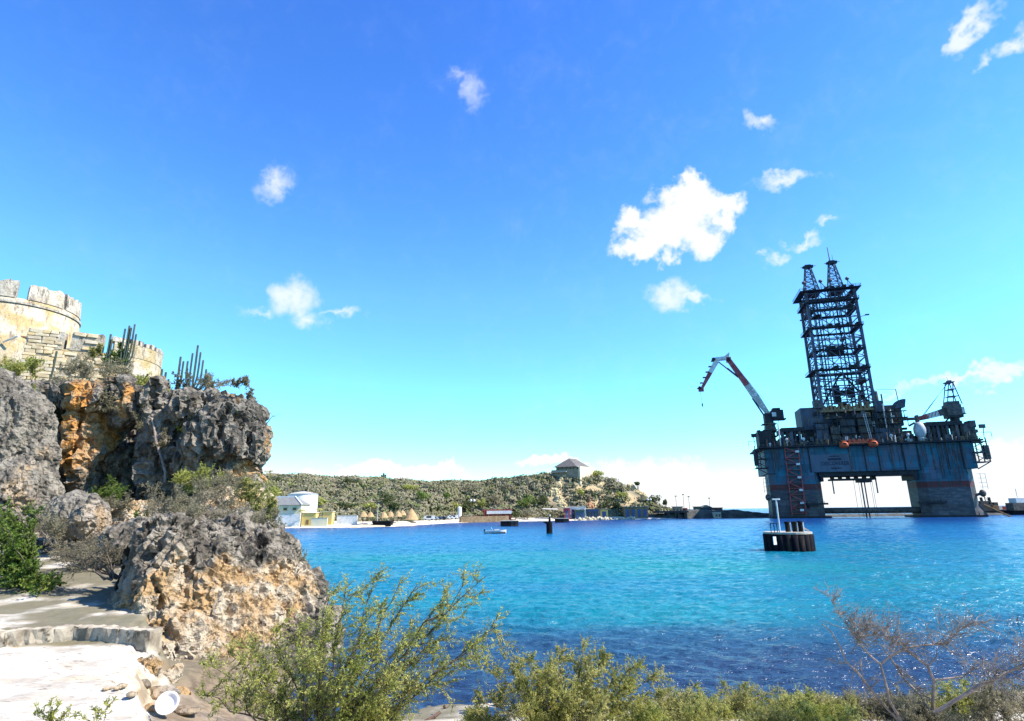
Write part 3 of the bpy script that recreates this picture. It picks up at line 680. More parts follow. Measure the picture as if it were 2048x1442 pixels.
part('column', M['hull'], column(0.3, 24.2, 3.3)); part('column', M['hull'], column(65.8, 89.8, 3.4))
part('column_foot', M['hull'], lambda mb: mb.add([(88.6, 3, 6.0), (89.9, 3, 6), (89.9, 14, 6), (88.6, 14, 6), (88.6, 1.2, -1), (93.2, 3, -1), (93.2, 14, -1), (88.6, 15, -1)],
     [(0, 1, 2, 3), (7, 6, 5, 4), (0, 4, 5, 1), (1, 5, 6, 2), (2, 6, 7, 3), (3, 7, 4, 0)]))
for u0, u1 in ((-0.6, 26.0), (63.6, 90.6)): part('pontoon', M['dark'], bx(u0, u1, -0.8, 19, -5, 0.9))
part('brace', M['midst'], lambda mb: mb.tube((23, 5, 3.4), (67, 5, 3.4), 1.45, n=14), smooth=True)
part('brace', M['midst'], lambda mb: mb.tube((23, 14, 3.4), (67, 14, 3.4), 1.45, n=14), smooth=True)
def fender(u0, u1):
    def fn(mb):
        mb.box(u0, u1, -2.2, -0.05, 6.3, 7.2); mb.box(u0 + .6, u0 + 1.4, -1.6, -0.1, 4.6, 6.3)
        for q in range(int((u1 - u0) / 1.5)): mb.beam((u0 + .3 + q * 1.5, -2, 7.2), (u0 + .3 + q * 1.5, -2, 8.1), 0.18)
    return fn
part('fender_platform', M['dark'], fender(63.4, 75)); part('fender_platform', M['dark'], fender(15.5, 25.0))
part('deck_hull', M['deckhull'], bx(-0.4, 91.2, 0.02, 32, 21.95, 34.5))
part('deck_girder', M['dark'], lambda mb: (mb.box(23.5, 66.5, 1.2, 16, 19.9, 21.93), mb.box(24.0, 25.2, 1.0, 17, 17.5, 19.9), mb.box(64.6, 66.0, 1.0, 17, 17.5, 19.9)))
part('deck_edge_walkway', M['dark'], lambda mb: mb.box(-3.6, 94.2, -3.2, 33, 34.52, 35.25))
for i, u in enumerate((3.0, 9, 19.6, 38, 44.4, 50.5, 56.4, 61.2, 67.5, 73.5, 79.5, 85.5)):
    part('rib', M['dark' if i % 3 else 'midst'], bx(u, u + .45, -0.42, 0.0, 22.0, 34.5))
for i, (u, w) in enumerate(((40, 9), (52, 8), (61.8, 5), (68.5, 9))):
    part('hull_plate', M['deckhull'], bx(u, u + w, -0.16, 0.0, 22.4, 31 - i * 0.6))
for (u, z0) in ((76.2, 17), (77.1, 18), (78, 24.5), (79.3, 19), (81.2, 17), (82.4, 22), (83.2, 16), (84.7, 20), (86.3, 19), (2.2, 22.5), (4, 24), (5.4, 23), (6.3, 24.6), (17.2, 22), (28, 31), (69.6, 23), (71, 25)): part('hull_pipe', M['midst'], lambda mb: mb.tube((u, -0.5, z0), (u, -0.5, 34.3), 0.16, n=5))
part('name_plate', M['plate'], bx(20.2, 37.9, -0.14, 0.0, 22.2, 30.6))
def lettering(txt, u, z, size, width):
    cu = bpy.data.curves.new('t', 'FONT'); cu.body = txt; cu.size = size; cu.align_x = 'CENTER'; cu.extrude = 0.03; cu.offset = 0.03
    o = bpy.data.objects.new('t', cu); C.objects.link(o); dg = bpy.context.evaluated_depsgraph_get(); dg.update()
    me = bpy.data.meshes.new_from_object(o.evaluated_get(dg)); bpy.data.objects.remove(o)
    xs_ = [q.co.x for q in me.vertices]; s = width / (max(xs_) - min(xs_))
    me.transform(Matrix.Translation((u, -0.19, z)) @ Matrix.Rotation(math.pi / 2, 4, 'X') @ Matrix.Diagonal((s, 1, 1, 1)))
    me.materials.clear(); put('lettering', me, M['navy'], RIG)
lettering('DISCOVERER', 31.2, 25.25, 2.5, 12.4); lettering('MAJURO', 31.4, 23.3, 1.25, 4.6)
for (a_, b_, c_, d_) in ((28.2, 34.2, 27.6, 28.7), (28.8, 33.6, 29.3, 29.8)): part('hull_marking', M['navy'], bx(a_, b_, -0.2, -0.13, c_, d_))
# stair tower on the left column with its white light boxes
def stair(mb):
    for u in (8.3, 14.6):
        for v_ in (-0.4, -2.0): mb.beam((u, v_, 1.5), (u + 0.5, v_, 34.5), 0.3)
    for i in range(11):
        z = 2.2 + i * 3.0; mb.box(8.3, 15.1, -2.1, -0.2, z, z + 0.18)
        a, b_ = ((8.6, 14.4) if i % 2 else (14.4, 8.6)); mb.beam((a, -1.4, z), (b_, -1.4, min(z + 3, 34.4)), 0.4)
part('stair_tower', M['cranered'], stair, label='rust red stair tower')
for (u, z) in ((14.2, 32.3), (13.9, 26.1), (13.7, 19.6), (13.6, 13.5), (13.3, 7.3), (12.8, 3.9)): part('light_box', M['rigwhite'], bx(u - .85, u + .85, -2.7, -2.05, z - .5, z + .5))
# deck railing and clutter
def railing(mb):
    for z in (35.8, 36.4): mb.beam((-3.5, -3.0, z), (94, -3.0, z), 0.10)
    for i in range(50): mb.beam((-3.5 + i * 1.98, -3.0, 35.2), (-3.5 + i * 1.98, -3.0, 36.4), 0.10)
part('railing', M['midst'], railing)
# superstructure blocks
mods = [('greyst', 19.4, 29.6, 3, 17, 43.2, 55.0), ('greyst', 30, 52, 6, 22, 35.3, 52.0), ('midst', 52.2, 61.8, 3, 18, 40.5, 54.2), ('greyst', 24.5, 30.2, -1.0, 6, 35.3, 46.0), ('midst', 31.4, 35.4, -0.5, 6, 35.3, 44.0),
        ('greyst', 36.4, 43.0, 1.0, 6, 35.3, 47.6), ('midst', 44.4, 50.6, 0.5, 6, 38, 50.4), ('greyst', 51.0, 57.5, -0.6, 4, 35.3, 42.4), ('midst', 57.8, 63.4, 1, 10, 35.3, 45.4), ('greyst', 60.6, 66.0, 5, 14, 44, 53.0), ('dark', 20.2, 25, 2, 12, 35.3, 43.2), ('greyst', 53.4, 57.2, 0.8, 4, 47, 56.4),
        ('midst', 64.2, 67.6, 2, 10, 35.3, 41), ('dark', 10.5, 19, 8, 24, 35.3, 41.5), ('dark', 66, 92, 12, 28, 35.3, 39.5), ('dark', 0, 20, 14, 28, 35.3, 40), ('midst', 46, 49, -0.9, 3, 35.3, 37.8), ('greyst', 5.2, 7.4, 1, 4, 35.3, 37.6)]
for (m_, *q) in mods: part('deck_module', M[m_], bx(*q))
def clutter(mb, n, u0, u1, v0, v1, z0, z1, smin, smax):
    for i in range(n):
        u, v_, w, h, d_ = R5.uniform(u0, u1), R5.uniform(v0, v1), R5.uniform(smin, smax), R5.uniform(smin, smax) * 1.1, R5.uniform(smin, smax)
        z = z0 if R5.random() < 0.55 else R5.uniform(z0, z1)
        if R5.random() < 0.65: mb.box(u, u + w, v_, v_ + d_, z, z + h)
        else: mb.tube((u, v_, z), (u + R5.uniform(-.3, .3), v_, z + h * 1.8), w * 0.22, n=6)
for (m_, n_) in (('midst', 90), ('dark', 70), ('rust', 50), ('rigwhite', 34)):
    part('deck_equipment', M[m_], lambda mb: clutter(mb, n_, -2.5, 92, -2.8, 1.0, 35.27, 37.6, 0.5, 2.0), kind='stuff')
for (m_, n_) in (('midst', 80), ('dark', 60), ('greyst', 70), ('rigwhite', 26), ('rust', 24)):
    part('wall_equipment', M[m_], lambda mb: clutter(mb, n_, 24, 64, -0.9, 5.5, 37.5, 51.5, 0.4, 2.2), kind='stuff')
def catwalks(mb):
    for (u0, u1, z) in ((19, 30, 43), (24, 36, 46.2), (30, 52, 48), (36, 63, 44.2), (52, 66, 50.4), (30, 54, 40.3), (53, 66, 47.2)):
        mb.box(u0, u1, -1.7, 0.6, z, z + 0.22); mb.beam((u0, -1.7, z + 1.1), (u1, -1.7, z + 1.1), 0.1)
        for i in range(int((u1 - u0) / 1.6) + 1): mb.beam((u0 + i * 1.6, -1.7, z), (u0 + i * 1.6, -1.7, z + 1.1), 0.09)
        for i in range(0, int(u1 - u0), 4): mb.beam((u0 + i + .5, -1.5, z), (u0 + i + .5, -1.5, max(35.2, z - R5.uniform(3, 7))), 0.24)
part('catwalk', M['dark'], catwalks)
part('ladder', M['rigwhite'], lambda mb: ([mb.beam((48 + k * 0.9, -1.9, 35.3), (46.6 + k * .9, -1.9, 50), 0.13) for k in (0, 1)], [mb.beam((48 - i * 0.09, -1.9, 36 + i * .9), (48.9 - i * .09, -1.9, 36 + i * .9), 0.1) for i in range(16)]))
# pipe racks on both ends
def rack(name, u0, u1, z1, posts):
    part(name + '_roof', M['dark'], lambda mb: (mb.box(u0, u1, -1.5, 14, z1 - 2.0, z1), mb.box(u0, u1, 4, 5, 35.3, 37.5)))
    for i in range(posts):
        u = u0 + (u1 - u0 - 1.0) * i / (posts - 1); part(name + '_post', M['dark' if i % 2 else 'greyst'], bx(u, u + R5.uniform(.7, 1.3), -1.2, 0.2 + R5.random() * 3, 35.3, z1 - 2.02))
rack('pipe_rack', 8.5, 19.2, 44.6, 6); rack('pipe_rack', 73.2, 88.0, 44.4, 8)
part('winch_house', M['dark'], lambda mb: (mb.box(-2.6, 3.4, -1, 10, 35.3, 43.6), mb.box(-2.9, -1.5, -1.4, 3, 41.5, 44.0)))
part('winch_house', M['midst'], lambda mb: (mb.box(88.2, 93.2, -0.6, 10, 35.3, 43.2), mb.box(91.6, 93.9, -0.9, 3, 38.5, 40), mb.box(91, 93.6, -1.0, 4, 41, 44.3)))
# drill floor and derrick
part('drill_floor', M['rust'], lambda mb: (mb.box(28.2, 53.2, 2, 24, 52.05, 53.2), [mb.box(30 + i * 1.7, 31.1 + i * 1.7, 2.2, 4 + i % 3, 53.2, 54 + R5.uniform(0.4, 2.6)) for i in range(13)]))
part('driller_cabin', M['midst'], lambda mb: (mb.box(26.2, 29.2, 2, 6, 54.8, 58.6), mb.box(25.4, 31, 1.8, 6, 54.4, 54.75)))
DV0, DV1 = 3.0, 17.0
def dcorner(z, k):
    t = (z - 53) / 66.0; u0, u1 = 29.9 + 0.5 * t, 54.0 - 0.2 * t; return [(u0, DV0, z), (u1, DV0, z), (u1, DV1, z), (u0, DV1, z)][k]
derr = part('derrick', M['derrick'], lambda mb: [mb.beam(dcorner(90.4, k), dcorner(90.4, (k + 1) % 4), 0.5) for k in range(4)])
for k in range(4): part('leg', M['derrick'], lambda mb: mb.beam(dcorner(53.2, k), dcorner(118.5, k), 1.25), derr)
def lerp(a, b_, t): return tuple(a[i] + (b_[i] - a[i]) * t for i in range(3))
def face(mb, k, zs, cols, w, skip=0.0):
    for i in range(len(zs) - 1):
        a0, a1, b0, b1 = dcorner(zs[i], k), dcorner(zs[i], (k + 1) % 4), dcorner(zs[i + 1], k), dcorner(zs[i + 1], (k + 1) % 4)
        mb.beam(a0, a1, w * 1.15)
        for c in range(cols):
            t0, t1 = c / cols, (c + 1) / cols
            if c: mb.beam(lerp(a0, a1, t0), lerp(b0, b1, t0), w * 1.2)
            tm = (c % 2 == 0) ^ (c >= cols / 2) if cols > 2 else True
            if R5.random() >= skip:
                if tm: mb.beam(lerp(a0, a1, t0), lerp(b0, b1, t1), w)
                else: mb.beam(lerp(a0, a1, t1), lerp(b0, b1, t0), w)
zsU = [74.8 + i * 5.45 for i in range(9)]; zsL = [56.5, 60.4, 64.3, 68.2, 72.1, 74.8]
part('lattice', M['derrick'], lambda mb: [face(mb, k, zsU, 4 if k % 2 == 0 else 1, 0.34, 0.1) for k in range(4)], derr)
part('lattice', M['derrick'], lambda mb: [face(mb, k, zsL, 4 if k % 2 == 0 else 2, 0.42, 0.25) for k in range(4)], derr)
def inner(mb):
    for u in (36.2, 47.4):
        for v_ in (9, 15): mb.beam((u, v_, 53), (u + .2, v_, 118), 0.55)
    for i in range(18):
        z = 56 + i * 1.1 if i < 13 else 78 + (i - 13) * 7.2; u = R5.choice((31, 36, 41, 47, 51)); mb.box(u, u + R5.uniform(.8, 2.6), R5.uniform(5, 15), 17, z, z + R5.uniform(.5, 1.6))
    mb.beam((31, 6, 56), (42, 6, 73), 0.8); mb.beam((53, 6, 56), (42, 6, 73), 0.8); mb.box(38, 46.5, 5, 14, 62, 63.4); mb.box(37.4, 40.2, 6, 10, 57, 66.5); mb.box(44.4, 47, 6, 10, 60, 65)
part('derrick_gear', M['dark'], inner, derr)
part('travelling_block', M['dark'], lambda mb: (mb.box(38.8, 45.4, 7, 13, 83.4, 85.8), mb.box(37.6, 40, 8, 12, 85.8, 88), mb.box(44, 46.4, 8, 12, 85.8, 88), mb.beam((37, 9, 89), (47, 9, 83), .6)), derr)
def platform(u0, u1, z, over=2.2, th=0.42):
    def fn(mb):
        mb.box(u0, u1, DV0 - over, DV0 + 1.6, z, z + th); mb.box(u0, u1, DV1 - 1.6, DV1 + over, z, z + th)
        mb.box(u0, u0 + 3.4, DV0 + 1.6, DV1 - 1.6, z, z + th); mb.box(u1 - 3.4, u1, DV0 + 1.6, DV1 - 1.6, z, z + th)
        for zz in (z + th + .6, z + th + 1.2): mb.beam((u0, DV0 - over, zz), (u1, DV0 - over, zz), .12); mb.beam((u0, DV0 - over, zz), (u0, DV1 + over, zz), .12); mb.beam((u1, DV0 - over, zz), (u1, DV1 + over, zz), .12)
        for i in range(int((u1 - u0) / 1.5)): mb.beam((u0 + i * 1.5, DV0 - over, z), (u0 + i * 1.5, DV0 - over, z + th + 1.2), .12)
        for u in (u0 + .3, u1 - .3): mb.beam((u, DV0 - over, z), (31.5 if u < 40 else 52.5, DV0, z - 3.4), .26)
        for i in range(7):
            w = R5.uniform(.8, 2.2); u = R5.uniform(u0, u1 - 2); mb.box(u, u + w, DV0 - over + .2, DV0 + 1, z + th, z + th + R5.uniform(.5, 1.7))
    return fn
for (u0, u1, z, ov) in ((27.0, 56.6, 117.6, 2.8), (28.4, 55.0, 111.2, 2.0), (30.0, 54, 106.6, 0.6), (28.3, 55.0, 96.8, 1.8), (29.6, 54.2, 84.6, 0.8), (27.6, 54.8, 73.9, 2.0)): part('platform', M['dark'], platform(u0, u1, z, ov), derr)
part('lattice', M['derrick'], lambda mb: [face(mb, k, [106.6, 111.2, 117.6], 5 if k % 2 == 0 else 2, 0.32, 0.1) for k in range(4)], derr)
for s_ in (-1, 1):
    part('bracket_arm', M['derrick'], lambda mb: (mb.beam((41.8 + s_ * 11.6, 4, 101.6), (41.8 + s_ * 15.6, 2, 102), .22), mb.box(41.8 + s_ * 15.6 - .9, 41.8 + s_ * 15.6 + .9, 1.4, 2.6, 101.8, 102.3)), derr)
def crown(uc, zt):
    def fn(mb):
        cs = lambda z, k: [(uc - h(z), 12 - h(z), z), (uc + h(z), 12 - h(z), z), (uc + h(z), 12 + h(z), z), (uc - h(z), 12 + h(z), z)][k]
        h = lambda z: 3.4 - 2.1 * (z - 120.4) / (zt - 120.4)
        zs = [120.4 + (zt - 120.4) * i / 5 for i in range(6)]
        for k in range(4):
            mb.beam(cs(zs[0], k), cs(zs[-1], k), .46)
            for i in range(5):
                mb.beam(cs(zs[i], k), cs(zs[i], (k + 1) % 4), .26); mb.beam(cs(zs[i], k), cs(zs[i + 1], (k + 1) % 4), .2); mb.beam(cs(zs[i], (k + 1) % 4), cs(zs[i + 1], k), .2)
        mb.box(uc - 3.5, uc + 3.5, 8, 16, 118.4, 119.4); mb.box(uc - 3.0, uc + 3.0, 9, 15, 119.4, 120.4)
    return fn
for (uc, zt, nm) in ((35.4, 135.0, 0), (47.6, 136.0, 1)):
    cr = part('crown_block', M['derrick'], crown(uc, zt), derr)
    part('crown_top', M['dark'], lambda mb: (mb.box(uc - 1.5, uc + 1.5, 10.5, 13.5, zt, zt + 1.9), mb.beam((uc - 3.8, 11, zt + .6), (uc + 4.0, 11, zt + .9), .22), mb.box(uc + 1.5, uc + 2.7, 10.5, 12.5, zt + .2, zt + 1.5), mb.box(uc - 2.6, uc - 1.5, 10.5, 12.5, zt + .3, zt + 1.2)), derr)
part('antenna', M['wire'], lambda mb: mb.tube((47.2, 12, 137), (47.0, 12, 146.5), .34, .24), derr); part('antenna', M['wire'], lambda mb: mb.tube((48.7, 12, 137), (48.7, 12, 141.5), .12), derr)
for (u, b_) in ((30.6, 29.2), (38.9, 41.8), (43.8, 41.8), (52.0, 54.4)):
    part('floodlight', M['derrick'], lambda mb: (mb.beam((b_, 4, 118.3), (u, 5, 123.4), .34), mb.beam((u + .2, 6, 118.3), (u, 5, 123.4), .22), mb.sphere((u, 5, 124.2), 1.05, 1.0, .95, 8, 6)), derr)
# left knuckle crane
cr = part('knuckle_crane', M['midst'], lambda mb: (mb.prism([(1.5, 2.5), (7, 2.5), (7, 8), (1.5, 8)], 43.6, 47.5, 0.8), mb.ngon((4.2, 5.2), 2.3, 12, 35.3, 49), [mb.beam((1.2, 2.2, 36 + i * 2.4), (6.6, 2.2, 38.4 + i * 2.4), .4) for i in range(5)], [mb.box(.4, 7.4, 1.8, 8.4, 37.8 + i * 3.2, 38.05 + i * 3.2) for i in range(4)]))
part('cab', M['dark'], lambda mb: (mb.box(2.0, 6.0, 2.6, 8, 48.5, 53.2), mb.box(5.4, 11.2, 2.2, 8, 50.2, 54.6), mb.box(6.4, 10, 3, 7.5, 54.6, 55.8), mb.box(6.2, 12.2, 2, 8, 49.6, 50.1), mb.beam((8.6, 2.4, 49.6), (7.6, 2.4, 46.6), .2)), cr)
part('cab_window', M['rigwhite'], bx(5.6, 7.6, 2.05, 2.19, 51.2, 53.4), cr)
def girder(mb, p, q, h0, h1, w, y=4.6):
    p, q = Vector((p[0], 0, p[1])), Vector((q[0], 0, q[1])); d_ = (q - p).normalized(); nn = Vector((-d_.z, 0, d_.x)); vs = []
    for (b_, h) in ((p, h0), (q, h1)):
        for (sy, sn) in ((-1, -1), (1, -1), (1, 1), (-1, 1)): vs.append((b_.x + nn.x * sn * h / 2, y + sy * w / 2, b_.z + nn.z * sn * h / 2))
    mb.add(vs, [(3, 2, 1, 0), (4, 5, 6, 7), (0, 1, 5, 4), (1, 2, 6, 5), (2, 3, 7, 6), (3, 0, 4, 7)])
A0, A1 = (4.2, 53.0), (-12.4, 84.0)
mid = lambda t: (A0[0] + (A1[0] - A0[0]) * t, A0[1] + (A1[1] - A0[1]) * t)
part('main_boom', M['cream'], lambda mb: (girder(mb, mid(-0.03), mid(0.3), 1.7, 3.5, 1.9), girder(mb, mid(0.3), mid(0.52), 3.5, 3.0, 1.9)), cr)
part('main_boom', M['cranered'], lambda mb: (girder(mb, mid(0.52), mid(1.0), 3.0, 2.2, 1.88), mb.box(-13.6, -11.2, 3.4, 5.8, 82.6, 85.2)), cr)
for (t_, a_, b_) in ((.34, .75, .9), (.40, .5, .6), (.12, .6, .8)): part('boom_marking', M['rigwhite'], lambda mb: mb.sphere((mid(t_)[0] + .3, 3.6, mid(t_)[1] + (.5 if t_ == .4 else 0)), a_, .08, b_, 10, 6), cr)
part('knuckle', M['rigwhite'], lambda mb: (girder(mb, (-12.2, 85.0), (-19.6, 84.7), 2.0, 1.7, 1.9), mb.add([(-12.0, 3.7, 85.5), (-14.6, 3.7, 85.8), (-11.6, 3.7, 88.0), (-12.0, 5.5, 85.5), (-14.6, 5.5, 85.8), (-11.6, 5.5, 88.0)], [(0, 1, 2), (5, 4, 3), (0, 3, 4, 1), (1, 4, 5, 2), (2, 5, 3, 0)])), cr)
part('jib', M['rigwhite'], lambda mb: girder(mb, (-18.2, 84.4), (-22.6, 77.4), 2.6, 2.3, 1.7), cr)
part('jib', M['cranered'], lambda mb: (girder(mb, (-22.6, 77.4), (-28.0, 68.4), 2.3, 1.3, 1.7), mb.box(-29.6, -26.8, 3.9, 5.3, 67.2, 69.2)), cr)
for i in range(6): part('jib_step', M['dark'], bx(-20.6 - i * 1.75 - .9, -20.6 - i * 1.75 + .6, 3.5, 4.9, 83.4 - i * 2.95, 83.9 - i * 2.95), cr)
for (u, z, r) in ((-20.2, 84.6, 1.0), (-28.9, 69.2, .8), (-12.6, 83.8, 1.1)): part('sheave', M['dark'], lambda mb: mb.tube((u, 3.4, z), (u, 5.8, z), r, n=10), cr)
part('ram', M['greyst'], lambda mb: (mb.tube((-17.6, 4.6, 83.0), (-8.4, 4.6, 73.8), .32, n=8), mb.tube((-13.6, 4.6, 79.2), (-8.4, 4.6, 73.8), .5, n=8)), cr)
part('ram', M['greyst'], lambda mb: mb.tube((-2.6, 4.6, 61.8), (2.6, 4.6, 51.2), .42, n=8), cr)
part('hoist_wire', M['wire'], lambda mb: mb.tube((-28.6, 4.6, 68), (-28.4, 4.6, 60.6), .07, n=4), cr); part('hoist_wire', M['wire'], lambda mb: mb.tube((-13, 4.6, 86.4), (6, 4.6, 56), .06, n=4), cr)
part('hook', M['dark'], lambda mb: (mb.sphere((-28.3, 4.6, 59.8), .36, .36, 1.0, 8, 6), mb.tube((-28.3, 4.6, 59), (-27.9, 4.6, 58.4), .14)), cr)
# right lattice-mast crane
cr = part('deck_crane', M['dark'], lambda mb: (mb.ngon((88, 5), 2.0, 12, 43.2, 47.5), mb.prism([(84.6, 2.5), (91, 2.5), (91, 8), (84.6, 8)], 46.6, 47.8), mb.beam((83, 3, 44.6), (86, 3, 47.6), .6)))
part('crane_house', M['midst'], lambda mb: (mb.box(84.6, 90.8, 2.6, 8, 47.8, 53.0), mb.box(85.4, 90.6, 3, 7.5, 53.0, 54.6), mb.box(90.85, 92.6, 3, 6, 48.2, 48.6)), cr)
part('cab_window', M['rigwhite'], bx(90.82, 92.2, 3.2, 5.6, 48.65, 51.6), cr)
def amast(mb):
    tops = [(87.9, 3.4), (89.7, 3.4), (87.9, 7), (89.7, 7)]; bots = [(85.4, 3), (88.0, 3), (85.4, 7.6), (91.4, 7.4)]
    for (t_, b_) in zip(tops, bots): mb.beam((*b_, 53), (*t_, 64), .34)
    mb.beam((91.6, 3, 53), (89.7, 3.4, 64), .34)
    for z in (57, 60.5, 63.8): mb.box(86.2 + (z - 53) * .14, 91 - (z - 53) * .1, 3, 7.4, z, z + .25)
    mb.box(87.0, 90.4, 3, 7.4, 64, 64.4); mb.beam((88.8, 5, 64), (88.2, 5, 67), .12); mb.box(88, 89.6, 4, 6, 64.4, 65.2)
part('a_frame', M['derrick'], amast, cr)
def boxboom(mb, t0, t1, h0, h1):
    p = Vector((85.4, 0, 50.2)); q = Vector((71.2, 0, 46.6)); a_, b_ = p.lerp(q, t0), p.lerp(q, t1); girder(mb, (a_.x, a_.z), (b_.x, b_.z), h0, h1, 1.8, 5)
part('boom', M['midst'], lambda mb: boxboom(mb, 0, .28, 3.6, 3.0), cr); part('boom', M['rigwhite'], lambda mb: boxboom(mb, .28, .62, 3.0, 2.6), cr); part('boom', M['cranered'], lambda mb: boxboom(mb, .62, 1.0, 2.6, 1.7), cr)
part('boom_lace', M['cranered'], lambda mb: [mb.beam((82 - i * 1.5, 4.05, 50.6 - i * .38), (81 - i * 1.5, 4.05, 48.2 - i * .34), .2) for i in range(7)], cr)
for i in range(4): part('boom_wire', M['wire'], lambda mb: mb.tube((88.2, 4.4 + i * .5, 64), (74.6 + i * .4, 4.4 + i * .5, 48.8), .06, n=4), cr)
# dome, vent hood, exhaust, flare arm
part('radome', M['dome'], lambda mb: (mb.sphere((70.4, 0, 40.6), 2.7, 2.7, 4.2, 18, 10), mb.ngon((70.4, 0), 1.6, 10, 35.3, 38)), smooth=True)
def hood(mb):
    n = 9
    for i in range(n):
        t0, t1 = math.pi / 2 * i / n, math.pi / 2 * (i + 1) / n; mb.beam((66.8 - 5.4 * math.cos(t0) + .6, 3, 52.2 + 4 * math.sin(t0)), (66.8 - 5.4 * math.cos(t1) + .6, 3, 52.2 + 4 * math.sin(t1)), 1.4)
    mb.add([(62, 1.5, 52.2), (66.6, 1.5, 52.6), (67.5, 1.5, 56.6), (64.5, 1.5, 56.3), (62, 4.5, 52.2), (66.6, 4.5, 52.6), (67.5, 4.5, 56.6), (64.5, 4.5, 56.3)], [(0, 1, 2, 3), (7, 6, 5, 4), (0, 4, 5, 1), (1, 5, 6, 2), (2, 6, 7, 3), (3, 7, 4, 0)])
part('vent_hood', M['greyst'], hood)
part('service_arm', M['midst'], lambda mb: (mb.box(63, 71.5, 2, 4, 46.2, 47.4), mb.box(70.6, 71.6, 1.5, 4, 41.5, 48.4), mb.box(66, 67, 2, 4, 47.4, 48), mb.beam((66, -.5, 43), (68.6, -.5, 44.4), .9)))
part('gooseneck', M['midst'], lambda mb: (mb.tube((55.2, 3, 54), (55.2, 3, 61.5), .9, n=10), mb.tube((57.6, 3, 54), (57.6, 3, 60), .35), mb.beam((56, 3, 62.6), (64.6, 3, 62.0), .18), mb.beam((64.4, 3, 62), (64.6, 3, 56), .3), mb.beam((54, 3, 64), (55.2, 3, 61.5), .2)))
for (u, v_, a_, b_, r) in ((59.5, .9, 45, 51.6, .45), (7.2, -1.6, 35.3, 46.4, .3), (56.2, -1, 42.4, 54.4, .3)): part('exhaust_stack', M['rigwhite'], lambda mb: mb.tube((u, v_, a_), (u, v_, b_), r, n=8))
for u in (10.4, 18.2, 57.2, 64.6): part('ventilator', M['rigwhite'], lambda mb: (mb.tube((u, -1.2, 35.3), (u, -1.2, 38.2), .4, n=8), mb.sphere((u, -1.3, 38.6), .85, .85, .85, 8, 6)))
# lifeboats
for u in (35.4, 48.2):
    lb = part('lifeboat', M['orange'], lambda mb: (mb.sphere((u, -3.4, 34.6), 2.0, 3.4, 1.75, 16, 10), mb.box(u - .8, u + .8, -5.2, -1.6, 36, 36.9)), smooth=False)
    part('canopy_window', M['dark'], bx(u - .9, u + .5, -6.75, -5.9, 34.7, 35.4), lb)
part('davit', M['orange'], lambda mb: (mb.box(37.6, 46.0, -3.6, -2.6, 35.2, 36.1), [mb.beam((38 + i * 2, -3, 35), (38.6 + i * 2, -3, 37.4), .5) for i in range(5)], mb.beam((37, -4, 36.9), (46.6, -4, 36.4), .4)))
# gear in the opening under the deck
part('moonpool_frame', M['dark'], lambda mb: (mb.box(29.6, 49.4, 4, 12, 18.0, 18.8), [mb.box(30 + i * 3.6, 31 + i * 3.6, 5, 9, 18.8, 19.9) for i in range(6)], mb.box(41.6, 47.2, 4, 10, 16.8, 18.0)))
for (u, r) in ((43.3, .32), (44.7, .3)): part('riser', M['greyst'], lambda mb: mb.tube((u, 7, -2), (u, 7, 17), r, n=10))
for (u, t_) in ((30.2, 18), (49.6, 21)): part('guide_pipe', M['greyst'], lambda mb: mb.beam((u, 6, 11.5), (u, 6, t_), .5))
for u in (40.0, 47.4, 48.2, 42.1): part('guide_wire', M['wire'], lambda mb: mb.tube((u, 7, -1), (u, 7, 18), .09, n=4))
# galleries, winches and fairleads on the outer sides
def gallery(s):
    X = (lambda d_: -d_) if s < 0 else (lambda d_: 90.6 + d_)
    def fn(mb):
        for z in (24.6, 29.2, 34.0): mb.box(min(X(-.5), X(5.6)), max(X(-.5), X(5.6)), -1.5, 6, z, z + .35)
        for d_ in (1.0, 3.2, 5.4): mb.beam((X(d_), -1.3, 24.6), (X(d_ - .2), -1.3, 36), .42)
        for i in range(3): mb.beam((X(.2), -1.3, 25 + i * 3.4), (X(5.4), -1.3, 28 + i * 3.2), .3); mb.beam((X(5.4), -1.3, 25 + i * 3.4), (X(.2), -1.3, 28 + i * 3.2), .22)
        mb.beam((X(5.2), -1, 24.6), (X(0), -1, 21.6), .4); mb.box(min(X(4), X(6)), max(X(4), X(6)), -1.4, 1, 26, 32.4)
        mb.beam((X(4.8), -1.6, 36), (X(5.4), -1.6, 41), .25); mb.box(min(X(3.8), X(6.2)), max(X(3.8), X(6.2)), -2, -1, 40.4, 42.2); mb.beam((X(4), -1.6, 38.4), (X(8), -1.6, 38.4), .2); mb.beam((X(8), -1.6, 38.4), (X(8), -1.6, 36), .2)
    return fn
part('side_gallery', M['dark'], gallery(-1)); part('side_gallery', M['midst'], gallery(1))
for (u, z) in ((-1.3, 10.2), (91.4, 10.6)):
    part('fairlead', M['midst'], lambda mb: (mb.sphere((u, 1.5, z), 1.3, 1.5, 1.7, 12, 8), mb.beam((u, 2, z), (4 if u < 5 else 87, 3.5, z - 1.5), 1.2)))
def cage(u, s): return lambda mb: ([mb.beam((u, -.4, z), (u + s * 3.2, -.4, z), .14) for z in (13.4, 15.4, 17.4, 19.4)], [mb.beam((u + s * d_, -.4, 12.4), (u + s * d_, -.4, 19.6), .14) for d_ in (1.2, 3.2)])
part('ladder_cage', M['midst'], cage(0.3, -1)); part('ladder_cage', M['rigwhite'], cage(89.9, 1))
for (a_, b_, r) in (((92, 4, 5.5), (100, 0, -.2), .45), ((91.6, 2, 9.4), (97, -2, -.3), .1), ((-1.5, 1, 9), (-2.5, -3, -.4), .1)): part('mooring_chain', M['rust'], lambda mb: mb.tube(a_, b_, r, n=6))

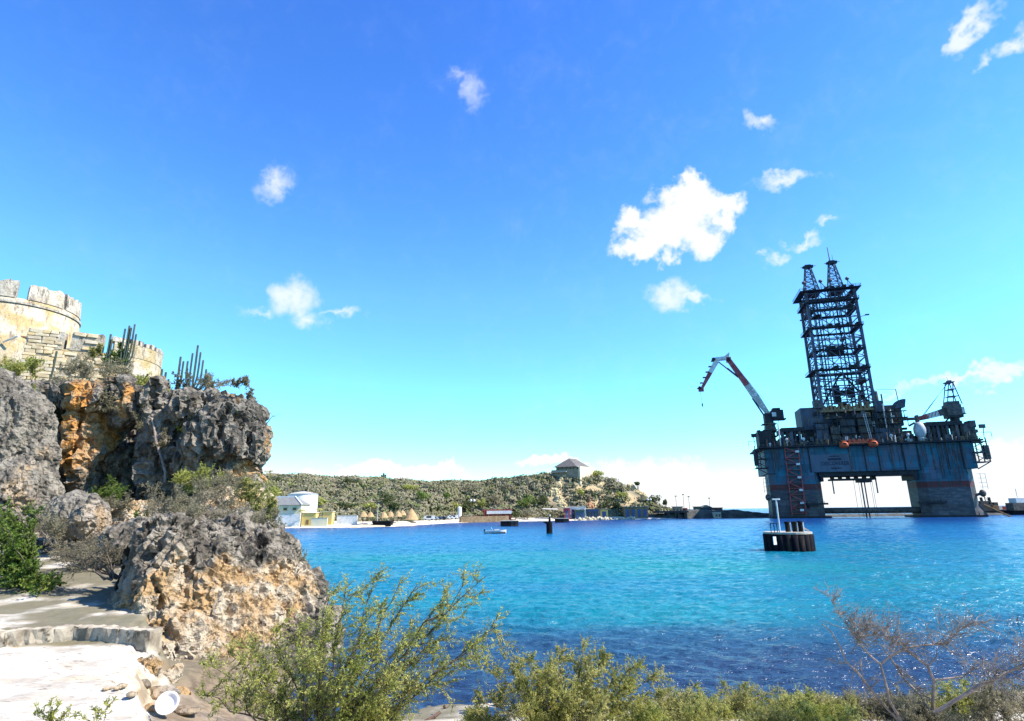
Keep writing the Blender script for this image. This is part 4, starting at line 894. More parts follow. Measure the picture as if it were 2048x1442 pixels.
# ------------------------------------------------------------------ things in the bay
M['tarred'] = mat('tarred_steel', (0.005, 0.0055, 0.009), (0.012, 0.011, 0.013), 1.2, 0.9, stretch=(1, 1, 0.2), c3=(0.03, 0.022, 0.015), s3=2.5, spec=0.08)
M['conc'] = mat('pale_concrete', (0.40, 0.36, 0.30), (0.30, 0.27, 0.22), 1.5, 0.9, 0.02, 8)
M['white'] = mat('white_paint', (0.62, 0.62, 0.60), (0.50, 0.50, 0.48), 1.2, 0.6)
M['yellowwall'] = mat('yellow_wall', (0.60, 0.44, 0.12), (0.52, 0.40, 0.16), 0.4, 0.85)
M['creamwall'] = mat('cream_wall', (0.62, 0.56, 0.36), (0.54, 0.50, 0.38), 0.4, 0.85)
M['slate'] = mat('grey_roof', (0.13, 0.13, 0.125), (0.19, 0.185, 0.17), 1.4, 0.8)
M['thatch'] = mat('dry_thatch', (0.40, 0.27, 0.13), (0.30, 0.19, 0.09), 2.0, 0.95, 0.05, 6)
M['wood'] = mat('brown_wood', (0.16, 0.09, 0.045), (0.24, 0.14, 0.07), 2, 0.85)
M['redpaint'] = mat('red_paint', (0.32, 0.03, 0.035), (0.24, 0.03, 0.035), 0.6, 0.6)
M['bluepaint'] = mat('blue_container_paint', (0.03, 0.06, 0.16), (0.05, 0.08, 0.18), 0.8, 0.6)
M['glassdark'] = mat('dark_glass', (0.012, 0.014, 0.018), rough=0.15)
M['tyre'] = mat('tyre_rubber', (0.012, 0.012, 0.012), rough=0.9)
M['greenp'] = mat('green_paint', (0.05, 0.10, 0.07), (0.07, 0.12, 0.08), 0.8, 0.7)
RB = random.Random(21)
# mooring dolphin with bollards and a T-topped post
a_, b_ = onz(1541, 1105), onz(1638, 1104); dc = (a_ + b_) / 2; dr = (b_ - a_).length / 2 * 0.97; dc = Vector((dc.x + 0.6, dc.y + dr * 0.92, 0))
TZD = at(1588, 1069, dc.y - dr).z
dol = thing('mooring_dolphin', 'round black sheet-pile mooring dolphin with bollards and a T-topped white post', 'dolphin', (dc.x, dc.y, 0))
for k in range(22):
    t = 2 * math.pi * k / 22; mb = MB(); mb.ngon((dc.x + (dr - .3) * math.cos(t), dc.y + (dr - .3) * math.sin(t)), 0.42, 10, -2, TZD - 0.02 - 0.05 * (k % 3)); mb.build('sheet_pile', M['tarred'], dol, True)
mb = MB(); mb.ngon(dc, dr - 0.02, 30, TZD, TZD + 0.22); mb.build('cap', M['conc'], dol)
mb = MB(); mb.ngon(dc, dr - 0.55, 20, -2, TZD - .1); mb.build('core', M['tarred'], dol)
for (px, tall) in ((1572, 1.0), (1586, 1.0), (1598, 1.05)):
    p = at(px + 4, 1064, dc.y - 0.8); bo = MB(); bo.ngon((p.x, p.y), 0.26, 12, TZD + .22, TZD + .22 + tall); bo.ngon((p.x, p.y), 0.34, 12, TZD + .22 + tall, TZD + .42 + tall, 0.30); q = bo.build('bollard', M['tarred'], dol)
    bo = MB(); bo.box(p.x + .27, p.x + .40, p.y - .12, p.y + .12, TZD + .22, TZD + .3 + tall); bo.build('bollard_post', M['white'], dol)  # white strip up the right side of each bollard
p = at(1560, 1064, dc.y - dr * .6); top = at(1552, 1000, dc.y - dr * .6)
mb = MB(); mb.tube((p.x, p.y, TZD + .2), (p.x, p.y, top.z), 0.10, n=8); mb.build('post', M['white'], dol)
mb = MB(); mb.box(p.x - .45, p.x + .45, p.y - .12, p.y + .12, top.z, top.z + .18); mb.build('post_top', M['white'], dol)
for dx in (-.95, -.55, -.2):
    mb = MB(); mb.tube((p.x + dx, p.y + .2, TZD + .2), (p.x + dx, p.y + .2, TZD + 1.25), 0.045, n=5); mb.build('handrail_post', M['tarred'], dol)
mb = MB(); mb.tube((p.x - 1.0, p.y + .2, TZD + 1.25), (p.x - .1, p.y + .2, TZD + 1.25), 0.04, n=5); mb.build('handrail', M['tarred'], dol)
mb = MB(); q = at(1543, 1080, dc.y - dr * .75); mb.cbox((q.x - .02, q.y - .9, TZD - 1.1), 0.5, 0.08, 0.9, 0.5); mb.build('depth_board', M['white'], dol)
mb = MB(); q = at(1606, 1066, dc.y - .6); mb.beam((q.x, q.y, TZD + .75), (q.x + .75, q.y, TZD + .3), .16); mb.build('fallen_beam', M['conc'], dol)
# steel pile with a bracket
c = onz(1099, 1068); pt = at(1099, 1044, c.y).z; u = mpp(c.y)
pl = thing('bracketed_pile', 'black steel pile with a pointed bracket standing alone in the bay', 'pile', (c.x, c.y, 0))
mb = MB(); mb.ngon(c, 5.6 * u, 14, -2, pt); mb.build('pile_tube', M['tarred'], pl, False)
mb = MB(); mb.add([(c.x - 12.5 * u, c.y - .3, pt + .1), (c.x - 4 * u, c.y - .3, pt + .15), (c.x - 4 * u, c.y - .3, pt - 5 * u), (c.x - 12.5 * u, c.y + .3, pt + .1), (c.x - 4 * u, c.y + .3, pt + .15), (c.x - 4 * u, c.y + .3, pt - 5 * u)], [(0, 2, 1), (3, 4, 5), (0, 1, 4, 3), (1, 2, 5, 4), (2, 0, 3, 5)]); mb.build('bracket', M['tarred'], pl)
mb = MB(); mb.ngon(c + Vector((0.1, 0, 0)), 2.2 * u, 10, pt, pt + 6 * u); mb.ngon(c + Vector((.1, 0, 0)), 1.3 * u, 8, pt + 6 * u, pt + 10 * u); mb.build('pile_head', M['tarred'], pl)
mb = MB(); mb.ngon(c + Vector((.1, 0, 0)), 2.2 * u, 10, pt + 10 * u, pt + 13.5 * u); mb.build('lantern', M['conc'], pl)
for (px0, px1, py0, py1, lab) in ((1001, 1037, 1041, 1053, 'dark mooring block behind the small white boat'), (1111, 1140, 1036.5, 1045.5, 'smaller dark mooring block right of the bracketed pile')):
    c0 = onz(px0, py1); c1 = onz(px1, py1); zt = at((px0 + px1) / 2, py0, c0.y).z; w = c1.x - c0.x
    bl = thing('mooring_block', lab, 'mooring block', ((c0.x + c1.x) / 2, c0.y + 2, 0), 'dark mooring blocks in the bay')
    mb = MB(); mb.box(c0.x, c0.x + w * .58, c0.y, c0.y + 4, -2, zt - .22); mb.build('block', M['tarred'], bl)
    mb = MB(); mb.box(c0.x + w * .585, c1.x, c0.y + .15, c0.y + 4, -2, zt - .22); mb.build('block', mat('rust_black', (0.03, 0.022, 0.022), (0.07, 0.045, 0.04), 1.5, 0.8, stretch=(1, 1, .2)), bl)
    mb = MB(); mb.box(c0.x - .1, c1.x + .1, c0.y - .1, c0.y + 4.1, zt - .21, zt); mb.build('cap', M['conc'], bl)
# small white motor boat
c = onz(991, 1067); u = mpp(c.y)
bt = thing('motor_boat', 'small white open motor boat lying in the turquoise water', 'boat', (c.x, c.y, 0))
def hullshape(mb, L, Wd, z0, z1):
    n = 10; vs = []; fs = []
    for i in range(n + 1):
        t = i / n; wv = Wd * (1 - max(0, (t - .55) / .45) ** 2.2) * .5; x = L * (t - .5); sheer = z1 + .22 * t * t
        vs += [(c.x + x, c.y - wv, sheer), (c.x + x, c.y - wv * .72, z0), (c.x + x, c.y + wv * .72, z0), (c.x + x, c.y + wv, sheer), (c.x + x, c.y + wv * .82, sheer), (c.x + x, c.y + wv * .8, sheer - .25), (c.x + x, c.y - wv * .8, sheer - .25), (c.x + x, c.y - wv * .82, sheer)]
    for i in range(n):
        for k in range(8): fs.append((8 * i + k, 8 * i + (k + 1) % 8, 8 * (i + 1) + (k + 1) % 8, 8 * (i + 1) + k))
    fs.append(tuple(range(7, -1, -1))); mb.add(vs, fs)
mb = MB(); hullshape(mb, 40 * u, 1.7, 0.12, .62); mb.build('hull', M['white'], bt)
mb = MB(); hullshape(mb, 39.6 * u, 1.62, -.2, .14); mb.build('bottom', M['tarred'], bt)
mb = MB(); mb.cbox((c.x + .3, c.y, .3), 1.1, .9, .62); mb.build('console', M['white'], bt)
mb = MB(); mb.beam((c.x - .5, c.y, .6), (c.x - 1.0, c.y, 1.35), .12); mb.build('mast', M['white'], bt)
mb = MB(); mb.cbox((c.x - 20.5 * u, c.y, .2), .3, .34, .75); mb.build('outboard_motor', M['tarred'], bt)

# ------------------------------------------------------------------ far shore
def zland(x, y): return max(0.05, far_z(x, y))
def shore_pt(px, back):         # a spot on the far land: photo column and metres behind the waterline
    d = ray(px, 1025); yy = np.arange(190, 420, .5); i = int(np.argmax(yy > far_shore(d.x / d.y * yy) + back)); y = float(yy[i]); x = d.x / d.y * y
    return Vector((x, y, zland(x, y)))
def z_at(py, px, y): return at(px, py, y).z
# long yellow house with grey hip roof, white round cistern
P0, P1 = at(516, 1042, 214), at(600, 1042, 214); g = zland(P1.x, 214)
hz = z_at(1010, 570, 214); rz_ = z_at(993, 570, 214)
hs = thing('beach_house', 'long yellow and white beach house under a grey hipped roof', 'house', ((P0.x + P1.x) / 2, 218, g))
mb = MB(); mb.box(P0.x, P1.x, 214, 223, g - .5, hz); mb.build('wall', M['creamwall'], hs)
mb = MB(); mb.box(P0.x - .05, P1.x + .05, 213.88, 213.99, g, hz * .56 + g * .44); mb.build('white_dado', M['white'], hs)
x0, x1, y0, y1 = P0.x - .7, P1.x + .5, 213.2, 223.8; ins = 4.6
mb = MB(); mb.add([(x0, y0, hz + .01), (x1, y0, hz + .01), (x1, y1, hz + .01), (x0, y1, hz + .01), (x0 + ins, 218.5, rz_), (x1 - ins, 218.5, rz_)], [(0, 3, 2, 1), (0, 1, 5, 4), (1, 2, 5), (2, 3, 4, 5), (3, 0, 4)]); rf = mb.build('roof', M['slate'], hs)
mb = MB(); mb.beam((x0 + ins, 218.5, rz_ + .05), (x1 - ins, 218.5, rz_ + .05), .45); mb.beam((x1 - ins, 218.5, rz_ + .05), (x1, y0, hz + .1), .42); mb.build('ridge_cap', M['white'], rf)
for i in range(4):
    x = P0.x + 2.0 + i * 3.4; w_ = MB(); w_.box(x, x + 1.5, 213.8, 213.97, hz - 2.0, hz - .9); q = w_.build('window', M['yellowwall'], hs); w_ = MB(); w_.box(x + .15, x + 1.35, 213.74, 213.79, hz - 1.85, hz - 1.05); w_.build('pane', M['glassdark'], q)
c = at(604, 1020, 230); tz = z_at(988, 604, 230); r_ = 27 * mpp(230)
ct = thing('cistern_tower', 'squat white round tower with a flat conical roof beside the beach house', 'tower', (c.x, 230, g))
mb = MB(); mb.ngon((c.x, 230), r_, 36, g - .5, tz); mb.build('wall', M['white'], ct, False)
mb = MB(); mb.ngon((c.x, 230), r_ + .35, 36, tz + .01, tz + 1.0, .6); mb.build('roof', mat('pale_cone_roof', (.46, .44, .40), (.38, .36, .33), 1, .8), ct)
mb = MB(); mb.box(c.x - .6, c.x + .6, 230 - r_ - .1, 230 - r_ + .2, g, g + 2.1); mb.build('door', M['wood'], ct)
# low yellow kiosks and walls on the beach
for (px, w, py, back, m_, lab) in ((621, 26, 1026, 6, 'yellowwall', 'low ochre beach kiosk beside the white round tower'), (658, 17, 1024, 8, 'yellowwall', 'square yellow beach kiosk right of the ochre one'), (640, 30, 1036, 3, 'creamwall', 'low yellow garden wall in front of the kiosks'), (695, 38, 1031, 8, 'white', 'long low white wall left of the thatched parasols')):
    p = shore_pt(px, back); hh = z_at(py, px, p.y); k_ = mpp(p.y); t = thing('beach_kiosk' if w < 28 else 'garden_wall', lab, 'kiosk' if w < 28 else 'wall', p)
    mb = MB(); mb.cbox((p.x, p.y, p.z - .4), w * k_, 3.0 if w < 28 else .5, hh - p.z + .4); mb.build('wall', M[m_], t)
    if w < 28:
        mb = MB(); mb.cbox((p.x, p.y, hh + .01), w * k_ + .5, 3.5, .18); mb.build('roof', M['creamwall'], t); mb = MB(); mb.cbox((p.x - .4, p.y - 1.55, p.z + .3), 1.0, .08, 1.6); mb.build('doorway', M['wood'], t)
    else:
        mb = MB(); mb.cbox((p.x, p.y, hh + .01), w * k_ + .15, .65, .1); mb.build('coping', M['conc'], t)
# thatched parasols
def palapa(px, py_top, half, back, lab):
    p = shore_pt(px, back); k_ = mpp(p.y); zt = z_at(py_top, px, p.y); ze = max(p.z + .55, z_at(py_top + half * 1.5, px, p.y))
    t = thing('thatched_parasol', lab, 'parasol', p, 'thatched parasols on the beach')
    mb = MB(); mb.tube((p.x, p.y, p.z - .3), (p.x, p.y, zt - .3), .11, n=6); mb.build('pole', M['wood'], t)
    mb = MB(); n = 14; vs = [(p.x, p.y, zt)]; fs = []
    for j, (rr, zz) in enumerate(((.13, zt - .55), (.5, zt * .52 + ze * .48), (.85, ze + .25), (1.0, ze - .12))):
        for i in range(n): vs.append((p.x + half * k_ * rr * math.cos(2 * math.pi * i / n) * RB.uniform(.9, 1.08), p.y + half * k_ * rr * math.sin(2 * math.pi * i / n), zz + RB.uniform(-.1, .1)))
    for i in range(n):
        fs.append((0, 1 + i, 1 + (i + 1) % n))
        for j in range(3): fs.append((1 + j * n + i, 1 + (j + 1) * n + i, 1 + (j + 1) * n + (i + 1) % n, 1 + j * n + (i + 1) % n))
    mb.add(vs, fs); mb.build('thatch', M['thatch'], t)
for (q, lab) in (((727, 1020, 8.5, 6), 'leftmost thatched parasol on the beach'), ((741, 1021, 8, 8), 'thatched parasol second from the left, left of the flagpole'), ((768, 1021, 9, 9), 'thatched parasol just right of the flagpole'), ((781, 1020, 8.5, 14), 'thatched parasol fourth from the left'), ((796, 1019, 9, 10), 'thatched parasol fifth from the left'), ((805, 1018, 8, 15), 'narrow thatched parasol beside the wide one'), ((823, 1016, 15, 12), 'widest thatched parasol at the right end of the row')): palapa(*q, lab)
for i, px in enumerate((733, 748, 762, 775, 790, 812, 838, 846)):
    p = shore_pt(px, 4.5 + (i % 3)); t = thing('sun_bed', ('low sun bed on the sand near the thatched parasols'), 'sun bed', p, 'sun beds on the far beach')
    mb = MB(); mb.cbox((p.x, p.y, p.z + .25), 1.9, .7, .12); mb.build('seat', M['whitewood' if i % 2 else 'wood'], t); mb = MB(); mb.add([(p.x - .9, p.y - .35, p.z + .38), (p.x - .9, p.y + .35, p.z + .38), (p.x - 1.4, p.y + .35, p.z + .85), (p.x - 1.4, p.y - .35, p.z + .85), (p.x - .84, p.y - .35, p.z + .38), (p.x - .84, p.y + .35, p.z + .38), (p.x - 1.34, p.y + .35, p.z + .88), (p.x - 1.34, p.y - .35, p.z + .88)], [(0, 1, 2, 3), (7, 6, 5, 4), (0, 4, 5, 1), (1, 5, 6, 2), (2, 6, 7, 3), (3, 7, 4, 0)]); mb.build('backrest', M['whitewood' if i % 2 else 'wood'], t)
# landing stage with a mast
a_, b_ = onz(745, 1054), onz(777, 1054); zt = z_at(1042, 760, a_.y)
t = thing('landing_block', 'black landing block with a white mast at the end of the sandy quay', 'jetty', ((a_.x + b_.x) / 2, a_.y + 2, 0))
mb = MB(); mb.box(a_.x, b_.x, a_.y, a_.y + 5, -2, zt - .7); mb.build('block', M['tarred'], t); mb = MB(); mb.box(a_.x - .2, b_.x + .2, a_.y - .2, a_.y + 5.2, zt - .69, zt); mb.build('deck', M['tarred'], t)
mb = MB(); mb.tube((a_.x + 1.4, a_.y + 1, zt), (a_.x + 1.4, a_.y + 1, z_at(1007, 754, a_.y)), .12, .08, 6); mb.build('mast', M['whitewood'], t)
mb = MB(); q0, q1 = onz(700, 1056), onz(826, 1052); mb.add([(q0.x, q0.y, -.6), (q1.x, q1.y, -.6), (q1.x, q1.y + 14, -.6), (q0.x, q0.y + 14, -.6), (q0.x, q0.y + .2, .55), (q1.x - .5, q1.y + .3, .55), (q1.x - .5, q1.y + 14, .9), (q0.x, q0.y + 14, .9)], [(0, 3, 2, 1), (4, 5, 6, 7), (0, 1, 5, 4), (1, 2, 6, 5), (2, 3, 7, 6), (3, 0, 4, 7)])
M['sand'] = mat('pale_sand', (0.50, 0.42, 0.30), (0.42, 0.34, 0.23), 0.5, 0.95, 0.03, 2); mb.build('sandy_quay', M['sand'], kind='structure')
# parked cars
def car(px, back, m_, van, lab):
    p = shore_pt(px, back); t = thing('parked_car', lab, 'car', p, 'cars parked along the beach'); L, Hh = (4.6, 1.9) if van else (4.2, 1.45); x, y, z = p.x, p.y, p.z + .05
    prof = [(-L / 2, .35), (-L / 2, .85), (-L / 2 + .75, .98), (-L * .22, Hh), (L * .30, Hh), (L / 2 - .35, .95), (L / 2, .8), (L / 2, .35)] if not van else [(-L / 2, .35), (-L / 2, 1.0), (-L * .36, Hh), (L / 2, Hh), (L / 2, .35)]
    n = len(prof); mb = MB(); mb.add([(x + a, y - .85, z + b) for a, b in prof] + [(x + a, y + .85, z + b) for a, b in prof], [tuple(range(n)), tuple(range(2 * n - 1, n - 1, -1))] + [(i, n + i, n + (i + 1) % n, (i + 1) % n) for i in range(n)]); mb.build('body', m_, t)
    mb = MB(); mb.box(x - L * .2, x + L * .26, y - .88, y - .86, z + 1.0, z + Hh - .12); mb.build('side_window', M['glassdark'], t)
    for dx in (-L * .3, L * .3):
        mb = MB(); mb.tube((x + dx, y - .9, z + .32), (x + dx, y - .66, z + .32), .33, n=12); mb.build('wheel', M['tyre'], t)
cm = {n: mat('car_paint_' + n, c_, rough=.35) for n, c_ in dict(white=(.6, .6, .6), black=(.015, .016, .02), blue=(.03, .06, .13), silver=(.3, .31, .33), red=(.25, .03, .03)).items()}
for (px, bk, n, v_, lab) in ((698, 14, 'white', 1, 'white van behind the low white wall'), (858, 12, 'white', 1, 'white van right of the thatched parasols'), (868, 14, 'silver', 0, 'silver car beside the white van'), (876, 13, 'blue', 0, 'dark blue car in the parked row'), (884, 15, 'black', 0, 'black car at the middle of the parked row'), (891, 13, 'white', 0, 'white car in the middle of the parked row'), (899, 12, 'white', 0, 'white car right of the middle one'), (906, 14, 'white', 1, 'white van left of the small white turret'), (926, 13, 'black', 0, 'black car right of the small white turret'), (938, 14, 'silver', 0, 'silver car left of the red and white bar'), (950, 12, 'red', 0, 'dark red car next to the red and white bar')): car(px, bk, cm[n], v_, lab)
# white turret, red and white bar, sea wall
p = shore_pt(919, 14); zt = z_at(1013, 919, p.y); t = thing('white_turret', 'small white round-topped turret behind the parked cars', 'turret', p)
mb = MB(); mb.ngon((p.x, p.y), 1.05, 14, p.z - .3, zt - .8); mb.build('wall', M['white'], t); mb = MB(); mb.sphere((p.x, p.y, zt - .8), 1.05, 1.05, .8, 14, 8); mb.build('cap', M['white'], t)
p = shore_pt(995, 12); k_ = mpp(p.y); zt = z_at(1017, 995, p.y)
t = thing('beach_bar', 'red and white beach bar with a long awning above the brown sea wall', 'bar', p)
mb = MB(); mb.cbox((p.x, p.y + 1, p.z - .5), 52 * k_, 6, zt - p.z - .6); mb.build('wall', M['redpaint'], t)
mb = MB(); mb.cbox((p.x, p.y - .2, zt - 1.0), 56 * k_, 9, .5); rf = mb.build('roof', M['redpaint'], t)
mb = MB(); mb.cbox((p.x + 1, p.y - 4.9, zt - 2.6), 46 * k_, .3, 1.5); mb.build('awning', M['white'], rf)
for i in range(7): mb = MB(); x = p.x - 24 * k_ + i * 8 * k_; mb.beam((x, p.y - 4.6, p.z), (x, p.y - 4.6, zt - 1), .22); mb.build('post', M['wood'], t)
for i in range(5): mb = MB(); x = p.x - 18 * k_ + i * 8.6 * k_; mb.cbox((x, p.y - 4.0, p.z), 1.5, .8, 1.0); mb.build('table', M['wood'], t)
p0, p1 = shore_pt(920, 1.5), shore_pt(1016, 1.5); t = thing('sea_wall', 'low brown stone sea wall below the red and white bar', 'wall', ((p0.x + p1.x) / 2, (p0.y + p1.y) / 2, 0)); d = (p1 - p0); L = Vector((d.x, d.y, 0)).length; an = math.atan2(d.y, d.x); hh = z_at(1032, 970, p0.y + 6)
M['brownstone'] = mat('brown_wall_stone', (0.15, 0.10, 0.05), (0.24, 0.165, 0.09), .8, .95, .05, 3)
nb = 12
for i in range(nb): q = p0.lerp(p1, (i + .5) / nb); mb = MB(); mb.cbox((q.x, q.y, -.5), L / nb * .985, 1.4, hh + .5 - RB.uniform(0, .15), an); mb.build('wall_panel', M['brownstone'], t)
# street lamps with twin globes
for (px, back, py, lab) in ((945, 18, 1003, 'twin globe lamp behind the red and white bar'), (1300, 12, 1001, 'twin globe lamp at the foot of the hill by the jetty')):
    p = shore_pt(px, back); zt = z_at(py, px, p.y); t = thing('globe_lamp', lab, 'street lamp', p, 'twin globe lamps on the far shore')
    mb = MB(); mb.tube((p.x, p.y, p.z - .3), (p.x, p.y, zt), .09, n=6); mb.build('pole', M['tarred'], t); mb = MB(); mb.beam((p.x - .75, p.y, zt), (p.x + .75, p.y, zt), .1); mb.build('arm', M['tarred'], t)
    for s_ in (-.8, .8): mb = MB(); mb.sphere((p.x + s_, p.y, zt + .5), .62, .62, .62, 12, 8); mb.build('globe', M['white'], t, True)
# huts along the right half of the far shore
def hut(px0, px1, py, back, m_, roofm, lab, doors=0, dep=4.0, name='shore_hut'):
    p = shore_pt((px0 + px1) / 2, back); k_ = mpp(p.y); zt = z_at(py, (px0 + px1) / 2, p.y); w = (px1 - px0) * k_; t = thing(name, lab, 'hut', p)
    mb = MB(); mb.cbox((p.x, p.y, p.z - .6), w, dep, zt - p.z + .6); mb.build('wall', M[m_], t); mb = MB(); mb.cbox((p.x, p.y, zt + .01), w + .8, dep + 1.2, .22); mb.build('roof', M[roofm], t)
    for i in range(doors): x = p.x - w / 2 + w * (i + .5) / doors; mb = MB(); mb.cbox((x, p.y - dep / 2 - .04, p.z + .1), w / doors * .55, .07, (zt - p.z) * .75); mb.build('door', M['bluepaint' if m_ != 'bluepaint' else 'glassdark'], t)
hut(1140, 1170, 1013, 9, 'white', 'conc', 'low white hut with a flat roof below the ochre scree', 2); hut(1128, 1139, 1016, 7, 'redpaint', 'white', 'small pink and red hut beside the white one', 1)
hut(1174, 1196, 1018.5, 6, 'bluepaint', 'slate', 'blue shed with dark doors under the orange rock', 4); hut(1200, 1214, 1019, 7, 'yellowwall', 'slate', 'small yellow shed right of the blue one', 1)
hut(1248, 1292, 1014, 8, 'brownstone', 'conc', 'long low hut with a wide flat roof near the jetty', 4, 6); hut(1150, 1168, 1020, 4, 'greenp', 'conc', 'grey green cabin in front of the white hut', 2, 3)
p = shore_pt(1100, 8); k_ = mpp(p.y); zt = z_at(1018, 1100, p.y); t = thing('shade_sail', 'pale shade sail on posts among the shore bushes', 'shade', p); mb = MB()
mb.add([(p.x - 15 * k_, p.y - 2, zt), (p.x + 16 * k_, p.y - 2, zt - .4), (p.x + 14 * k_, p.y + 3, zt + .3), (p.x - 12 * k_, p.y + 3, zt + .5), (p.x - 15 * k_, p.y - 2, zt - .08), (p.x + 16 * k_, p.y - 2, zt - .48), (p.x + 14 * k_, p.y + 3, zt + .22), (p.x - 12 * k_, p.y + 3, zt + .42)], [(0, 1, 2, 3), (7, 6, 5, 4), (0, 4, 5, 1), (1, 5, 6, 2), (2, 6, 7, 3), (3, 7, 4, 0)]); mb.build('sail', M['conc'], t)
for dx in (-14, 15): mb = MB(); mb.beam((p.x + dx * k_, p.y - 1.9, p.z - .5), (p.x + dx * k_, p.y - 1.9, zt - .1), .15); mb.build('post', M['wood'], t)
# riprap of pale boulders
bms = []
for k in range(5):
    bm = bmesh.new(); bmesh.ops.create_icosphere(bm, subdivisions=1, radius=1)
    for vv in bm.verts: vv.co *= RB.uniform(.72, 1.1)
    me = bpy.data.meshes.new('riprap_boulder'); bm.to_mesh(me); bm.free(); me.materials.append(mat('pale_boulder', (0.52, 0.46, 0.33), (0.36, 0.31, 0.22), .8, .95, .05, 3) if k == 0 else bms[0].materials[0]); bms.append(me)
for i in range(74):
    px = RB.uniform(1150, 1268); p = shore_pt(px, RB.uniform(-.3, 4.5)); s_ = RB.uniform(.5, 1.15); o = bpy.data.objects.new('riprap_boulder', RB.choice(bms)); o.location = (p.x, p.y, p.z + s_ * .4); o.scale = (s_ * 1.2, s_, s_ * .85); o.rotation_euler = (RB.random() * 3, RB.random() * 3, RB.random() * 3); link(o)
    tag(o, 'pale boulder in the bank of rocks along the far waterline', 'boulder', 'pale boulders along the far waterline')
# orange rock and ochre scree faces on the hill: rocks that stand out of the slope
M['ochre'] = rock_material('ochre_scree', (0.50, 0.38, 0.19), (0.56, 0.46, 0.28), (0.5, 0.36, 0.16), (0.55, 0.45, 0.28), (0.26, 0.18, 0.09))
M['orangerock'] = rock_material('orange_rock', (0.46, 0.20, 0.10), (0.50, 0.30, 0.18), (0.50, 0.22, 0.10), (0.5, 0.3, 0.2), (0.25, 0.1, 0.05))
def hill_y(px, py):             # where the slope is met by a photo pixel
    d = ray(px, py); yy = np.arange(200, 430, .6); hit = far_h(d.x / d.y * yy, yy) >= CAMH + d.z / d.y * yy
    return float(yy[int(np.argmax(hit))]) if hit.any() else 345.0
def outcrop(name, spots, m_, lab, seed):
    bl = []
    for (px, py, rx, ry) in spots:
        y = hill_y(px, py); c = at(px, py, y + .6); k_ = mpp(y); bl.append((c, (rx * k_, 1.8, ry * k_), 0.2))
    put(name, rock_mesh(bl, .5, seed, .55), m_, label=lab, cat='rock')
outcrop('ochre_rock_face', [(1108, 990, 12, 14), (1118, 1003, 12, 12), (1125, 1013, 10, 8), (1116, 975, 9, 12), (1121, 962, 5, 9)], M['ochre'], 'bare ochre rock face left of centre on the headland below the stone house', 61.)
outcrop('ochre_rock_face', [(1205, 968, 10, 6), (1170, 967, 9, 5), (1198, 975, 8, 9), (1150, 970, 8, 5)], M['ochre'], 'broken pale rock band below the right corner of the stone house', 65.)
outcrop('ochre_rock_face', [(1262, 974, 8, 6), (1270, 983, 12, 7), (1285, 990, 8, 5), (1243, 976, 6, 7)], M['ochre'], 'pale rock outcrop near the right end of the headland', 69.)
outcrop('orange_rock', [(1180, 1013, 10, 6), (1176, 1002, 5, 9), (1185, 1000, 4, 7)], M['orangerock'], 'orange rock behind the blue shed', 73.)
outcrop('pale_rock', [(660, 966, 8, 5), (640, 975, 7, 4), (668, 972, 5, 3)], M['shard'], 'pale bare rocks on the scrub hill above the white round tower', 77.)
# ruined stone house on the headland
yH = 340.0; sH = mpp(yH)
cA, cB, cD = at(1103, 948, yH + 4), at(1158, 948, yH - 4), at(1187, 948, yH + 12)
gz_ = min(far_z(cA.x, cA.y), far_z(cB.x, cB.y)) - 1.5; wz = z_at(931.5, 1148, yH); w2 = z_at(939.5, 1106, yH)
hs = thing('stone_house', 'old stone house with a steep hipped roof on top of the headland', 'house', ((cA.x + cD.x) / 2, yH + 6, gz_))
M['housestone'] = mat('shaded_house_stone', (0.23, 0.18, 0.12), (0.32, 0.26, 0.18), .5, .95, .06, 2); M['houselit'] = mat('sunlit_house_wall', (0.58, 0.50, 0.34), (0.50, 0.43, 0.30), .4, .95)  # shade painted into the dark stone, sunlight into the pale side wall
M['shingle'] = mat('old_roof_shingle', (0.085, 0.075, 0.068), (0.13, 0.115, 0.105), .9, .9, .05, 3)
ex = Vector((cB.x - cA.x, cB.y - cA.y, 0)); ey = Vector((cD.x - cB.x, cD.y - cB.y, 0)); O = Vector((cA.x, cA.y, 0))
def hp(u_, v_, z): q = O + ex * u_ + ey * v_; return (q.x, q.y, z)
def quadbox(u0, u1, v0, v1, z0, z1):
    mb = MB(); mb.add([hp(u0, v0, z0), hp(u1, v0, z0), hp(u1, v1, z0), hp(u0, v1, z0), hp(u0, v0, z1), hp(u1, v0, z1), hp(u1, v1, z1), hp(u0, v1, z1)], [(0, 3, 2, 1), (4, 5, 6, 7), (0, 1, 5, 4), (1, 2, 6, 5), (2, 3, 7, 6), (3, 0, 4, 7)]); return mb
quadbox(0, .99, .0, .95, gz_, w2).build('terrace_wall', M['housestone'], hs)
quadbox(.14, .88, .06, .9, w2 + .02, wz).build('wall', M['housestone'], hs)
quadbox(.992, 1.05, -.02, 1.0, gz_, w2 + 1.6).build('side_wall', M['houselit'], hs)
zr = z_at(916.5, 1138, yH + 4); mb = MB(); mb.add([hp(.08, -.04, wz - .6), hp(.94, -.04, wz - .6), hp(.94, 1.0, wz - .6), hp(.08, 1.0, wz - .6), hp(.5, .30, zr), hp(.54, .70, zr)], [(0, 3, 2, 1), (0, 1, 4), (1, 2, 5, 4), (2, 3, 5), (3, 0, 4, 5)]); rf = mb.build('roof', M['shingle'], hs)
quadbox(.90, .97, .0, 1.02, wz - .95, wz - .35).build('eave_board', M['white'], rf)
for u_ in (.16, .30, .44, .58, .72):
    quadbox(u_ + .02, u_ + .08, .035, .055, w2 + .35, w2 + 1.7).build('window', M['glassdark'], hs)
quadbox(.05, .6, -.12, -.01, w2 - 1.6, w2 - 1.0).build('ledge', M['conc'], hs)
